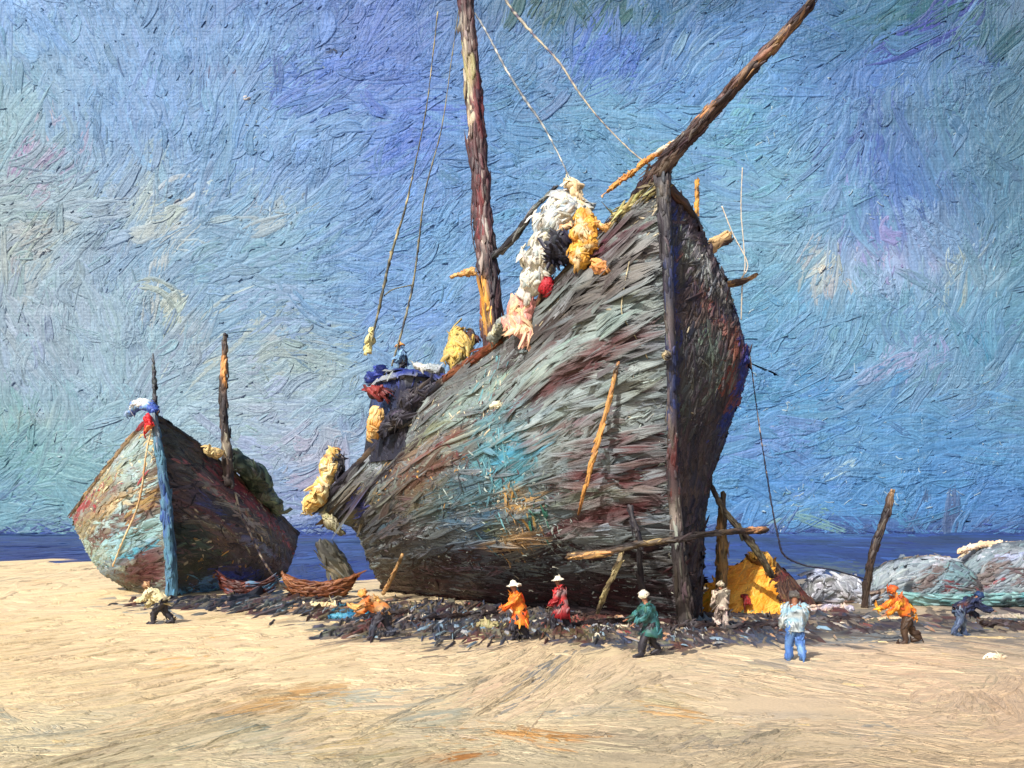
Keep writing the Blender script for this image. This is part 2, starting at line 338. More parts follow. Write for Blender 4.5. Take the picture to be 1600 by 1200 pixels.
sgx = [-200, 0, 400, 800, 1200, 1600, 1900]; sgy = [880, 950, 1000, 1050, 1100, 1150, 1210, 1400]
sr = [[(232,208,166),(232,206,162),(214,194,158),(150,140,126),(120,112,108),(120,110,104)],
      [(232,208,168),(232,208,166),(205,190,160),(150,140,126),(130,122,116),(132,124,118)],
      [(230,206,164),(232,208,168),(226,204,168),(214,194,162),(196,176,150),(190,170,148)],
      [(230,206,164),(230,206,168),(226,204,170),(216,194,164),(212,184,154),(200,176,150)],
      [(222,202,162),(222,198,158),(214,198,166),(206,186,158),(204,178,148),(190,168,144)],
      [(206,192,158),(204,190,158),(198,186,158),(198,180,150),(196,172,142),(178,160,138)],
      [(206,190,156),(198,184,152),(190,176,146),(184,166,138),(186,164,136),(164,150,134)]]
sr = [[r[0]] + r for r in sr]; sr = sr + [sr[-1]]
SG = lin(np.array(sr, float))
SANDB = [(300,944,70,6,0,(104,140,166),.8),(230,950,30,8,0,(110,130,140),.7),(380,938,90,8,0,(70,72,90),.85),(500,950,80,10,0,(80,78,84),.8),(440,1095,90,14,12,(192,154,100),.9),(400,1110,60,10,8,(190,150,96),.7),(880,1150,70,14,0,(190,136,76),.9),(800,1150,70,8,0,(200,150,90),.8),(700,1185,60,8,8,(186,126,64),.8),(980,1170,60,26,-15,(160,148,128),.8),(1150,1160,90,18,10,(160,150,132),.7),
 (280,1045,30,8,0,(224,178,116),.6),(60,910,22,4,0,(222,170,112),.7),(10,1020,16,5,-30,(224,180,100),.7),(330,1005,26,5,15,(226,180,110),.6),(420,1180,60,30,10,(180,178,160),.6),(380,1130,34,16,0,(140,150,140),.6),(560,1090,60,14,5,(170,172,158),.5),
 (690,1130,50,16,15,(146,156,146),.5),(60,1150,80,26,5,(180,178,160),.5),(170,1080,50,10,10,(176,172,150),.4),(560,1150,60,40,0,(212,188,140),.4),(1180,1040,110,8,0,(158,152,140),.5),(990,1110,60,10,10,(196,180,144),.5),(1060,1100,16,26,90,(190,170,130),.5),(960,1110,90,8,3,(150,160,160),.45),
 (1200,1120,80,7,0,(150,152,150),.35),(1450,1140,80,10,10,(170,160,144),.4),(1340,1150,30,30,0,(150,146,140),.4),(1070,1120,16,10,0,(196,150,90),.7),(850,1050,30,10,0,(120,130,140),.4),(940,1060,30,10,0,(140,146,150),.35),(740,1055,30,16,40,(140,140,130),.5),
 (1300,1000,90,14,0,(120,128,134),.8),(1400,985,120,12,0,(112,112,112),.8),(1550,985,80,12,0,(110,106,104),.8),(1100,1010,60,10,5,(110,110,110),.6),(700,1010,70,5,-3,(84,80,82),.75),(270,970,26,4,0,(84,76,80),.3),(490,975,40,10,5,(150,150,136),.5),
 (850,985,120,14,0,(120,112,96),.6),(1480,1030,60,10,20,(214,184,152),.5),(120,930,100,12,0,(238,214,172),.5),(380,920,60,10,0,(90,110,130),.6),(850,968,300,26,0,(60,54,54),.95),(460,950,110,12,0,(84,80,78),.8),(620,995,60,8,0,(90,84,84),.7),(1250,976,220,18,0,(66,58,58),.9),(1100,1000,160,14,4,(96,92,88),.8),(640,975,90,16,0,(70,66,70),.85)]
sand_cm = CM(grid=(sgx, sgy, SG), blobs=SANDB, jit=.04, seed=9, tint=(.90, .88, .83))  # dark strip below the ships paints their ground shade into the sand
def sand_theta(px, py):
    t = 4 + 20 * nz(px / 150, py / 55, 21); k = np.clip((py - 950) / 90, 0, 1); return t * (.12 + .88 * k)
X = np.concatenate([np.linspace(-700, -80, 16)[:-1], np.linspace(-80, 80, 150), np.linspace(80, 700, 16)[1:]])
Yg = np.concatenate([np.linspace(2, 20, 60)[:-1], np.linspace(20, 95, 150), np.linspace(100, 700, 12)])
XX, YY = np.meshgrid(X, Yg, indexing='ij')
ZZ = .02 * nz(XX / 2.1, YY / 2.6, 31) + .02 * nz(XX / .7, YY / .9, 32)
shore = np.interp(XX, [-45, -36, -24, 60], [88, 84, 63, 61]) + 1.5 * nz(XX / 9, XX * 0, 33)
ZZ = ZZ - np.clip((YY - shore) / 4, 0, 1) * .6
sandV = np.stack([XX, YY, ZZ], -1).reshape(-1, 3)
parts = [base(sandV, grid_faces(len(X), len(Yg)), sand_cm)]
rng = ((-150, 1750), (886, 1330))
def shape_sand(n):
    px = R.uniform(-150, 1750, n); py = R.uniform(0, 1, n) ** 1.0 * 446 + 884; k = (px < 140) | (py > 917); return px[k], py[k]
parts += [flat_dab(2600, 60, 9, 2.0, sand_theta, sand_cm, None, None, .0, shape=shape_sand, ns=9, nt_=12, streak=.06, drop=.05, wob=.06, curve=.1),
          flat_dab(2400, 34, 4.0, 2.1, sand_theta, sand_cm, None, None, .0, .7, shape=shape_sand, ns=8, nt_=7, streak=.07, drop=.1, wob=.06, curve=.2),
          flat_dab(700, 16, 1.3, 1.6, sand_theta, sand_cm, None, None, .0, 1.2, shape=shape_sand, ns=6, nt_=5, streak=.08)]
hi = dark((232, 206, 150), .05)
parts += [flat_dab(300, 18, 1.2, 2.2, sand_theta, hi, (-100, 1600), (935, 1190), .0, 1.0, ns=7, nt_=4, drop=.1, field=sand_cm, soft=(.6, 1))]
def cl(cx, cy, sx, sy): return lambda n: (R.normal(cx, sx, n), np.clip(R.normal(cy, sy, n), 890, 1320))
for (cx, cy, sx, sy, n, c, L, W) in [(770,1060,40,14,40,(84,92,96),6,1.6),(900,1015,40,10,70,(70,66,84),5,1.8),(980,1040,40,12,50,(96,108,124),4,1.6),(900,1025,30,10,30,(110,70,90),4,1.4),(460,1000,40,10,60,(120,120,112),5,1.6),(660,1000,50,8,60,(70,74,84),7,2),
                         (1200,1065,60,10,50,(110,112,108),4,1.4),(1320,1085,16,8,30,(110,112,120),4,1.6),(1060,1095,50,16,50,(120,124,124),6,1.4),(830,1050,30,14,30,(110,120,130),5,2),(1340,1140,20,20,40,(120,124,130),3,1.2),(740,1045,50,16,40,(236,216,176),12,2),(1000,1020,30,6,30,(236,218,186),6,2.4),(600,1005,60,10,50,(230,210,170),7,2.4),
                         (860,1000,60,8,60,(150,136,100),9,2),(720,985,60,8,50,(140,132,110),8,2),(1080,1010,40,8,40,(130,126,90),8,2)]:
    parts.append(flat_dab(int(n * .6), L * 1.5, W * .7, 1.0, lambda a, b: 10 + 0 * a, dark(c, .15), None, None, .0, 1.8, shape=cl(cx, cy, sx, sy), ns=6, nt_=4, drop=.1, field=sand_cm, soft=(.5, 1)))
o = obj('sand', parts, M_SAND); o['kind'] = 'structure'

sea_cm = CM([(42,62,150),(50,76,168),(36,52,128),(58,88,176),(46,70,140)], jit=.16, patch=14, tint=(.66, .66, .52), blobs=[(900,846,500,5,0,(44,60,110),.7),(300,850,200,5,0,(56,80,150),.7),(60,832,200,8,0,(70,104,170),.8),(1300,832,200,8,0,(72,110,180),.8),(1300,890,90,10,0,(96,110,128),.85),(1250,880,50,5,0,(90,116,136),.7),(1500,850,120,8,0,(46,58,110),.6),(100,870,100,14,0,(44,56,140),.8),(560,900,60,20,0,(44,58,160),.8)])
X = np.linspace(-900, 900, 120); Yg = np.concatenate([np.linspace(56, 200, 70)[:-1], np.linspace(200, 470, 30)])
XX, YY = np.meshgrid(X, Yg, indexing='ij')
seaV = np.stack([XX, YY, -.12 + .05 * nz(XX / 3, YY / 3, 5)], -1).reshape(-1, 3)
lim = lambda px, py: 2 + 0 * px
parts = [base(seaV, grid_faces(len(X), len(Yg)), sea_cm),
         flat_dab(1100, 40, 3.2, 1.4, lim, sea_cm, (-150, 1750), (838, 916), -.12, ns=7, nt_=6, curve=.08),
         flat_dab(1400, 18, 1.5, 1.6, lim, sea_cm, (-150, 1750), (837, 916), -.12, .8, ns=6, nt_=5, curve=.08)]
parts.append(flat_dab(500, 14, 1.0, 2.4, lim, sea_cm, (-150, 1750), (836.5, 838.5), -.12, .2, ns=7, nt_=5, curve=.1))
o = obj('sea', parts, M_SEA); o['kind'] = 'structure'

# ------------------------------------------------------------------ shape builders
def cr(pts, n):                                       # Catmull-Rom through points, axis 0
    p = np.asarray(pts, float); m = len(p)
    q = np.concatenate([2 * p[:1] - p[1:2], p, 2 * p[-1:] - p[-2:-1]]); t = np.linspace(0, m - 1, n); i = np.minimum(t.astype(int), m - 2); f = (t - i).reshape((-1,) + (1,) * (p.ndim - 1))
    a, b, c, d = q[i], q[i + 1], q[i + 2], q[i + 3]
    return .5 * (2 * b + (c - a) * f + (2 * a - 5 * b + 4 * c - d) * f * f + (3 * b - a - 3 * c + d) * f ** 3)
def lerp(p, n):
    p = np.asarray(p, float); t = np.linspace(0, len(p) - 1, n); i = np.minimum(t.astype(int), len(p) - 2); f = (t - i).reshape((-1,) + (1,) * (p.ndim - 1)); return p[i] * (1 - f) + p[i + 1] * f
def loft(grid, nu, nv, flip=False, hard=0.):          # grid [station][row] of 3D points; rows go down
    g = cr(np.asarray(grid), nu); g = np.swapaxes(g, 0, 1); g = cr(g, nv) * (1 - hard) + lerp(g, nv) * hard      # -> [row][station]
    Fq = grid_faces(nv, nu)
    if flip: Fq = Fq[:, [1, 0, 3, 2]]
    return g.reshape(-1, 3), Fq, g
def tube(pts, rad, sides=9, n=24, rough=.12, flat=(1, 1), cap=True):
    c = cr(pts, n); r = np.interp(np.linspace(0, 1, n), np.linspace(0, 1, len(np.atleast_1d(rad))), np.atleast_1d(rad))
    d = nrm(np.gradient(c, axis=0)); up = np.array([0, 0, 1.]) if abs(d[0][2]) < .9 else np.array([0, 1., 0])
    s = nrm(np.cross(d, up)); u = nrm(np.cross(s, d))
    a = np.linspace(0, 2 * math.pi, sides, endpoint=False)
    rr = r[:, None] * (1 + rough * R.normal(0, 1, (n, sides)))
    V = c[:, None] + s[:, None] * (np.cos(a) * rr)[..., None] * flat[0] + u[:, None] * (np.sin(a) * rr)[..., None] * flat[1]
    if cap:
        V = np.concatenate([np.repeat(c[:1, None], sides, 1), V, np.repeat(c[-1:, None], sides, 1)], 0); n += 2
    Fq = grid_faces(n, sides, wrap=True)
    return V.reshape(-1, 3), Fq[:, [0, 3, 2, 1]]     # first edge along the length, normals outwards
def outward(V, Fq):
    c = V.mean(0); N, ar, _ = face_frames(V, Fq); s = np.einsum('ij,ij->i', N, V[Fq].mean(1) - c)
    return Fq if (s * ar).sum() > 0 else Fq[:, [0, 3, 2, 1]]
def painted(name, VF, colf, mat, parent=None, n=0, L=.1, W=.03, h=.012, basecol=None, passes=((1, 1, 1),), **kw):
    V, Fq = VF
    parts = [base(V, Fq, basecol or colf)]
    for (kn, kl, kh) in passes:
        if n: parts.append(daub_mesh(V, Fq, max(4, int(n * kn)), L * kl, W * kl, h * kh, colf, **kw))
    return obj(name, parts, mat, parent)
def pt(P): return tube([at(*p) for p in P], 1)
def spar(name, P, rp, colf, parent=None, n=60, sides=10, seg=24, mat=None, wob=.1, Lp=12, hp=1.0, Wp=2.2):
    """round timber or rope through (px, py, Y) points, radius in photo pixels"""
    pts = [at(*p) for p in P]; Y = np.mean([p[2] for p in P]); m = Y / F
    V, Fq = tube(pts, np.atleast_1d(rp) * m, sides, seg, wob); Fq = outward2(V, Fq, sides)
    if n:
        dm = daub_mesh(V, Fq[sides:-sides], n, Lp * m, Wp * m, hp * m, colf, spread=6, ns=7, nt_=5, drop=.3, radw=float(np.mean(np.atleast_1d(rp))) * m, guard=[pts[0], pts[-1]])
        return obj(name, [base(V, Fq, colf), dm], mat or M_FINE, parent)
    return painted(name, (V, Fq), colf, mat or M_FINE, parent, n, Lp * m, Wp * m, hp * m, spread=7, ns=6, nt_=4, radw=float(np.mean(np.atleast_1d(rp))) * m)
def outward2(V, Fq, sides):                           # for a tube: test against the ring centre
    ring = V.reshape(-1, sides, 3).mean(1); ci = (Fq[:, 0] // sides); N, ar, _ = face_frames(V, Fq)
    s = np.einsum('ij,ij->i', N, V[Fq].mean(1) - ring[ci])
    return Fq if (s * ar).sum() > 0 else Fq[:, [0, 3, 2, 1]]
def rope(name, P, rp, c, parent, seg=30, n=24):
    cm = CM([c], jit=.12) if not callable(c) else c
    return spar(name, P, np.atleast_1d(rp) * .8, cm, parent, n=0, sides=7, seg=seg * 2, wob=.26)
def heap(name, P, rp, colf, parent=None, n=120, rough=.30, flat=(1, .8), Lp=13, Wp=3.2, hp=1.6, ang=0, spread=32, seg=26, sides=20, fold=.34):
    """crumpled cloth or net: a fat lumpy body with folds under thick paint"""
    pts = np.array([at(*p) for p in P]); m = np.mean([p[2] for p in P]) / F
    V, Fq = tube(pts, np.atleast_1d(rp) * m, sides, seg, 0, flat)
    k = R.uniform(0, 9, 3); ring = np.repeat(V.reshape(-1, sides, 3).mean(1), sides, 0)
    f = 1 + fold * nz(V[:, 0] / (m * 14) + k[0], V[:, 2] / (m * 14) + k[1], 7) + rough * .5 * nz(V[:, 0] / (m * 5), V[:, 2] / (m * 5) + k[2], 8)
    V = ring + (V - ring) * f[:, None]; Fq = outward2(V, Fq, sides)
    rm = float(np.mean(np.atleast_1d(rp))); Lp = min(Lp, rm * .95); Wp = min(Wp, rm * .3); body = Fq[sides:-sides]
    if n:
        dm = daub_mesh(V, body, n, Lp * m, Wp * m, hp * m, colf, ang=ang, spread=spread, ns=7, nt_=5, streak=.16, rad=rm * m * 1.15, curve=.5)
        return obj(name, [base(V, Fq, colf), dm], M_FINE, parent)
    return painted(name, (V, Fq), colf, M_FINE, parent, n, Lp * m, Wp * m, hp * m, ang=ang, spread=spread, ns=7, nt_=5, streak=.14, rad=float(np.mean(np.atleast_1d(rp))) * m * 1.1, curve=.5)

# ------------------------------------------------------------------ the great ship
S = [[(1036,288,33.0),(1043,420,33.0),(1046,560,33.0),(1048,700,33.3),(1056,850,33.7),(1068,978,34.6)],
     [(962,345,33.8),(950,460,33.2),(945,590,33.0),(950,720,33.3),(965,850,34.2),(990,966,37.5)],
     [(882,432,35.2),(868,525,34.7),(862,630,34.5),(866,740,35.0),(880,850,36.8),(905,954,40.8)],
     [(785,532,38.2),(773,612,37.7),(768,692,37.5),(772,780,38.2),(784,862,40.0),(808,945,44.0)],
     [(692,600,42.0),(680,665,41.6),(674,730,41.5),(676,800,42.0),(690,868,44.0),(716,936,47.5)],
     [(612,678,46.0),(606,728,45.8),(603,780,45.8),(608,832,46.3),(622,882,48.0),(650,929,50.6)],
     [(492,797,50.0),(520,812,50.0),(552,826,50.0),(566,852,50.3),(582,890,51.0),(604,924,53.0)]]
NEAR = np.array([[at(*p) for p in r] for r in S])
k0 = NEAR[0, 5, :2]; k1 = NEAR[6, 5, :2]; dd = nrm((k1 - k0)[None])[0]
FAR = NEAR.copy()
for i in range(7):
    for j in range(6):
        rel = NEAR[i, j, :2] - k0; al = rel @ dd; FAR[i, j, :2] = k0 + 2 * al * dd - rel
FAR[0] = NEAR[0]
FAR[1] = [at(*p) for p in [(1092,362,35.0),(1134,448,36.0),(1166,560,36.3),(1120,688,36.2),(1098,800,36.2),(1084,935,37.0)]]
FAR[2][:5, :2] = FAR[2][:5, :2] + np.array([.2, .3]); FAR[2:, 5] = NEAR[2:, 5] + np.array([.05, .1, .12]); FAR[3:, 4] += np.array([.3, .5, .3])
grey = [(104,110,108),(132,140,138),(92,92,90),(116,124,118),(84,78,76),(140,148,142),(104,86,82)]
HB = [(900,500,110,9,37,(66,56,54),.8),(930,555,90,9,30,(136,146,142),.7),(870,580,110,8,30,(90,54,54),.85),(850,640,90,10,28,(138,148,142),.6),(960,600,70,12,24,(134,144,142),.75),
 (880,690,110,8,24,(92,70,66),.6),(960,690,80,9,16,(84,44,46),.9),(940,720,100,9,18,(112,124,126),.7),(930,760,120,9,17,(88,46,46),.9),(930,790,110,7,17,(120,128,120),.75),(930,812,110,9,15,(84,42,42),.9),(950,845,100,9,10,(126,132,128),.8),
 (700,690,90,7,38,(110,70,58),.75),(680,720,90,7,38,(136,142,120),.6),(640,770,80,8,36,(96,62,50),.8),(700,760,70,8,32,(70,96,104),.7),(720,600,50,6,38,(96,90,84),.6),(760,610,70,7,36,(132,146,140),.7),(680,850,90,8,22,(96,98,96),.7),(700,900,110,9,12,(100,62,64),.8),
 # big passages first
 (960,450,90,22,35,(98,92,84),.7),(900,470,90,16,42,(58,50,46),.75),(860,500,60,12,45,(52,44,40),.8),(985,400,30,60,-80,(120,114,108),.7),(950,380,50,16,35,(84,30,44),.85),(925,405,60,12,35,(60,40,42),.8),
 (1010,480,26,60,-85,(126,134,124),.7),(950,500,50,14,35,(126,144,136),.6),(880,560,70,16,28,(134,148,138),.7),(830,590,70,18,28,(120,132,124),.6),(890,590,75,13,26,(82,46,46),.9),(950,545,60,12,26,(88,54,52),.8),
 (1000,600,34,20,15,(126,132,112),.6),(900,640,70,26,20,(124,134,130),.7),(990,660,36,22,8,(138,146,138),.85),(960,700,50,16,12,(122,130,126),.6),(870,700,60,24,20,(130,142,136),.7),
 (985,702,50,9,14,(78,44,42),.9),(950,740,90,12,16,(84,46,44),.85),(980,735,50,8,10,(106,118,122),.4),(930,770,70,10,18,(106,112,96),.7),(985,790,60,12,14,(78,40,40),.9),(910,810,60,9,20,(78,44,42),.85),(960,830,70,14,14,(120,128,126),.85),(900,840,40,16,20,(110,110,100),.6),
 (1020,745,24,40,-80,(72,38,38),.8),(1030,520,10,160,0,(96,104,104),.6),
 (740,620,60,26,35,(112,124,116),.6),(700,650,60,14,38,(124,140,130),.7),(740,670,50,12,35,(96,100,90),.6),(660,690,60,12,40,(138,142,110),.5),(640,720,50,12,40,(118,90,70),.6),(700,720,50,12,35,(100,70,56),.7),(650,745,60,14,38,(86,60,46),.75),
 (775,680,36,50,0,(88,128,134),.75),(790,740,50,46,0,(70,126,136),.75),(730,760,50,30,20,(72,100,106),.7),(680,790,50,26,20,(76,96,92),.6),(650,780,40,24,30,(92,80,58),.6),(740,820,60,30,10,(64,92,112),.7),(850,790,40,30,20,(92,104,104),.6),
 (800,700,20,20,0,(70,140,160),.5),(835,650,30,20,10,(80,110,116),.5),(800,768,22,12,10,(196,156,92),.8),(808,792,20,12,0,(190,150,90),.75),(806,840,26,22,0,(178,140,92),.75),(815,872,22,14,0,(156,140,104),.8),(836,808,14,9,0,(50,130,108),.8),(780,830,24,16,0,(120,130,70),.5),  # teal and ochre patches painted in as reflections on the side
 (590,800,50,26,30,(72,74,62),.75),(600,840,50,40,0,(58,58,60),.8),(640,860,50,26,10,(66,62,60),.75),(680,850,50,14,25,(92,98,96),.6),(720,860,60,14,10,(80,88,100),.5),(690,890,80,16,20,(96,62,66),.85),(640,910,80,16,0,(64,48,50),.8),(740,880,60,16,10,(80,84,92),.6),
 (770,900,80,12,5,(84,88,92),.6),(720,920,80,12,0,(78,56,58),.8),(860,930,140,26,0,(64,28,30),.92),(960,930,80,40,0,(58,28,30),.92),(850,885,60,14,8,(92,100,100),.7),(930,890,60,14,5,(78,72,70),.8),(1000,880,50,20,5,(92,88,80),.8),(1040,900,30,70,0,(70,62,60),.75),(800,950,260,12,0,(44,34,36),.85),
 (550,780,30,24,45,(120,104,70),.6),(530,805,30,10,40,(40,40,52),.7),(560,790,14,12,0,(58,70,150),.6),(580,760,60,8,42,(44,40,48),.7),(640,700,60,7,44,(60,46,44),.7)]
near_cm = CM(grey, blobs=HB, jit=.09, seed=17, patch=55, tint=(1.10, 1.15, 1.27))
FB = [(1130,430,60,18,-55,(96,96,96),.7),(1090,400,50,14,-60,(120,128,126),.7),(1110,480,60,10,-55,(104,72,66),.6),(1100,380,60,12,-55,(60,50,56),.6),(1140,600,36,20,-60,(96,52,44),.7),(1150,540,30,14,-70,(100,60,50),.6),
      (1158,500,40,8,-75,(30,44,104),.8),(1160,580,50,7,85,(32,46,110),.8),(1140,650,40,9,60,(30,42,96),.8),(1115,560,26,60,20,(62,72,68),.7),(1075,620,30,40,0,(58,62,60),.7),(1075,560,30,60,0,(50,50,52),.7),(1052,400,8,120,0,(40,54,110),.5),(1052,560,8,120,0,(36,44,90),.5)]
far_cm = CM([(44,40,44),(56,50,50),(38,36,42),(64,56,54),(34,34,46),(52,52,50)], blobs=FB, jit=.16, seed=23, patch=40, tint=(2.1, 2.0, 2.0))  # darker palette than the near side: shade away from the sun painted in
ship = thing('fishing_ship', NEAR[3, 5], 'huge weathered grey and maroon wooden fishing ship propped on the sand, bow at right', 'ship')
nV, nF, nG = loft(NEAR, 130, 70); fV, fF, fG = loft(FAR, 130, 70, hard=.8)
def facing(V, Fq, ref):                               # make the normals point away from ref
    N, ar, _ = face_frames(V, Fq); s = np.einsum('ij,ij->i', N, V[Fq].mean(1) - ref)
    return Fq if (s * ar).sum() > 0 else Fq[:, [1, 0, 3, 2]]
mid = (NEAR.mean((0, 1)) + FAR.mean((0, 1))) / 2
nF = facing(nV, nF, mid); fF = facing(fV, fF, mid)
# plank swell: thick wales running fore and aft
def swell(g, amt):
    v = np.linspace(0, 1, g.shape[0])[:, None]; return amt * (np.abs(np.sin(v * math.pi * 11)) ** 6)
side = nrm(np.array([[-dd[1], dd[0]]]))[0]
if side[1] > 0: side = -side
nV = nV.copy().reshape(70, 130, 3); nV[..., :2] += side * swell(nG, .07)[..., None]; nV = nV.reshape(-1, 3)
NG = np.concatenate([nG[:, 0], nG[::2, -1]])
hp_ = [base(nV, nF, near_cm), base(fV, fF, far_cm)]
hp_.append(daub_mesh(nV, nF, 1300, 1.3, .17, .022, near_cm, spread=6, streak=.10, ns=9, nt_=12, drop=.0, wob=.05, ragged=.3, curve=.06, soft=(.6, 1), guard=NG))
hp_.append(daub_mesh(nV, nF, 1700, .55, .07, .024, near_cm, spread=14, streak=.14, ns=8, nt_=7, drop=.0, wob=.08, ragged=.3, soft=(.4, 1), guard=NG))
hp_.append(daub_mesh(nV, nF, 3400, .12, .032, .036, near_cm, spread=34, streak=.2, ns=6, nt_=5, drop=.2, soft=(.3, 1), guard=NG))
hp_.append(daub_mesh(nV, nF, 500, .16, .022, .02, dark((46, 42, 46), .3), spread=26, ns=5, nt_=4, drop=.2, guard=NG))  # dark strokes paint crevice shade into the hull colour
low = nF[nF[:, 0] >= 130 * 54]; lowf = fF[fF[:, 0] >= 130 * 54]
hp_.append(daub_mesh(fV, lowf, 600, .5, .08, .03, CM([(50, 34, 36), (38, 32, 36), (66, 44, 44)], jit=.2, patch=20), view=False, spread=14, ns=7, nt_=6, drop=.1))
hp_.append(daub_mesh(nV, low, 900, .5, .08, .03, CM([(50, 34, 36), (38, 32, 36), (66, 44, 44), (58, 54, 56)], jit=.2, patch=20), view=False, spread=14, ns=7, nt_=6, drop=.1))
hp_.append(daub_mesh(nV, nF, 500, .12, .02, .035, dark((170, 170, 156), .15), spread=40, ns=5, nt_=4, drop=.3, guard=NG))
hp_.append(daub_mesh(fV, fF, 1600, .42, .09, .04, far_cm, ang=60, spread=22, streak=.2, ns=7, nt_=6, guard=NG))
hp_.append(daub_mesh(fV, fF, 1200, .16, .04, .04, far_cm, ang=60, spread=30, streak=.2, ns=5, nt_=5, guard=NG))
def bits(V, Fq, cx, cy, sx, sy, n, colf, L, W, h, ang=0, spread=35, field=None, **kw):   # crumbs of paint gathered about a spot
    ctr = V[Fq].mean(1); px, py = proj(ctr); wt = np.exp(-((px - cx) / sx) ** 2 / 2 - ((py - cy) / sy) ** 2 / 2)
    N, ar, T0 = face_frames(V, Fq); pr = wt * ar; k = R.choice(len(Fq), n, p=pr / pr.sum())
    C = ctr[k] + R.normal(0, .03, (n, 3)); Nn = N[k]; T = T0[k]; B = nrm(np.cross(Nn, T)); a = np.radians(ang + R.normal(0, spread, n))[:, None]
    T, B = T * np.cos(a) + B * np.sin(a), B * np.cos(a) - T * np.sin(a)
    return make_daubs(C, T * (L * np.exp(np.clip(R.normal(0, .4, n), -1, .5)))[:, None], B * (W * np.exp(np.clip(R.normal(0, .4, n), -1, .6)))[:, None], Nn, colf(C), h * .7, lift=h * .6, ns=6, nt_=4, drop=.3, field=field, soft=(.1, .7), **kw)
cream = dark((214, 200, 168), .10); pale = dark((176, 190, 184), .10); crevice_shade = dark((34, 32, 38), .25); mar = dark((84, 40, 42), .2); ocr = dark((196, 150, 78), .15)  # the near-black one paints shade into the crevices between strokes
for (cx, cy, sx, sy, n, cf, L, W) in [(760,700,40,60,90,pale,.10,.03),(760,700,50,70,60,crevice_shade,.09,.028),(800,800,40,50,120,pale,.09,.035),(800,820,40,40,50,cream,.09,.03),(820,840,50,40,90,crevice_shade,.10,.035),(960,650,60,60,90,pale,.12,.03),
        (870,700,40,30,60,crevice_shade,.09,.022),(960,460,40,30,50,cream,.09,.025),(940,430,60,30,60,crevice_shade,.12,.03),(960,800,60,16,70,crevice_shade,.12,.03),(960,500,60,50,50,cream,.10,.022),(990,560,20,40,26,cream,.12,.02),(650,760,50,40,110,crevice_shade,.13,.04),(620,740,50,30,60,ocr,.12,.035),
        (700,640,60,30,60,cream,.12,.025),(600,860,40,40,60,crevice_shade,.2,.05),(760,870,60,30,90,crevice_shade,.12,.04),(760,880,60,30,60,pale,.10,.03),(900,870,70,14,110,crevice_shade,.14,.04),(960,900,40,20,60,pale,.10,.03),(800,930,140,14,90,crevice_shade,.2,.05),(700,720,40,20,40,mar,.2,.05),(880,620,60,60,60,mar,.1,.03),(970,760,50,30,90,dark((112,126,130),.1),.10,.03),(1020,330,14,20,40,cream,.1,.03),(1020,350,16,50,60,crevice_shade,.12,.03)]:
    hp_.append(bits(nV, nF, cx, cy, sx, sy, n, cf, L * 1.3, W, .03, field=near_cm))
for (cx, cy, sx, sy, n, cf, L, W) in [(770,700,16,90,60,dark((96,150,160), .12),.30,.045),(800,760,26,50,50,dark((84,136,150), .12),.28,.05),(806,800,20,30,34,ocr,.28,.055),(818,850,18,20,26,dark((196,156,104), .1),.24,.05),(770,640,10,60,30,cream,.16,.03),(745,720,30,60,40,crevice_shade,.3,.04),(835,800,14,24,16,dark((60,130,110), .1),.2,.05),(860,820,30,20,30,pale,.16,.04),(740,880,50,20,40,crevice_shade,.3,.05)]:  # upright dabs painted in as reflections down the hull
    hp_.append(bits(nV, nF, cx, cy, sx, sy, n, cf, L, W, .03, ang=75, spread=16, field=near_cm))
for (cx, cy, sx, sy, n, cf, L, W) in [(1100,440,20,50,50,cream,.12,.02),(1110,520,20,60,60,dark((110,110,100),.2),.14,.03),(1080,660,16,16,26,cream,.08,.02),(1100,400,30,40,50,crevice_shade,.16,.04),(1140,470,10,40,26,dark((120,60,50),.2),.2,.04),(1090,700,20,50,50,dark((90,92,96),.2),.09,.02),(1080,860,10,40,40,dark((84,80,70),.2),.14,.03)]:
    hp_.append(bits(fV, fF, cx, cy, sx, sy, n, cf, L * 1.3, W, .03, field=far_cm))
hull = obj('hull', hp_, M_HULL, ship)
# transom closing the stern, and the deck between the two sides
def bridge(A, B, n=14, camber=0.):
    t = np.linspace(0, 1, n)[:, None, None]; g = A[None] * (1 - t) + B[None] * t; g[..., 2] += (camber * 4 * t * (1 - t))[..., 0]
    return g.reshape(-1, 3), grid_faces(n, len(A))
tr = bridge(nG[:, -1], fG[:, -1]); painted('transom', (tr[0], facing(*tr, mid)), CM([(58,56,54),(74,66,58)], jit=.15), M_HULL, hull, 120, .3, .06, .03, view=False)
dk = bridge(nG[0] - [0, 0, .75], fG[0] - [0, 0, .75], 16, .25); painted('deck', (dk[0], facing(*dk, mid - [0, 0, 9])), CM([(110,92,70),(84,72,60),(128,110,84)], jit=.12), M_HULL, ship, 300, .4, .06, .02, view=False)
# rails along the two sheers, in stretches of different colour
dk_br = CM([(50,42,42),(66,52,44),(40,38,46),(84,62,46)], jit=.2, patch=14)
def along(g, a, b, n=10, dz=0.05, out=(0, 0)):
    i = np.linspace(a * (g.shape[1] - 1), b * (g.shape[1] - 1), n).astype(int); return g[0, i] + np.array([out[0], out[1], dz])
def rail(name, g, a, b, r, cm, parent, n=80):
    V, Fq = tube(along(g, a, b), r, 9, 50, .10); Fq = outward2(V, Fq, 9)
    return painted(name, (V, Fq), cm, M_FINE, parent, n, .28, .05, .03, spread=8, ns=6, nt_=4)
rail('rail', nG, .0, .17, [.16, .15], CM([(176,166,112),(92,80,64),(150,140,96),(52,44,44)], jit=.15, patch=12), ship)
rail('rail', nG, .17, .5, .15, dk_br, ship, 120)
rail('rail', nG, .5, .66, [.20, .18], CM([(104,52,34),(126,76,48),(70,38,32)], jit=.15, patch=14), ship)
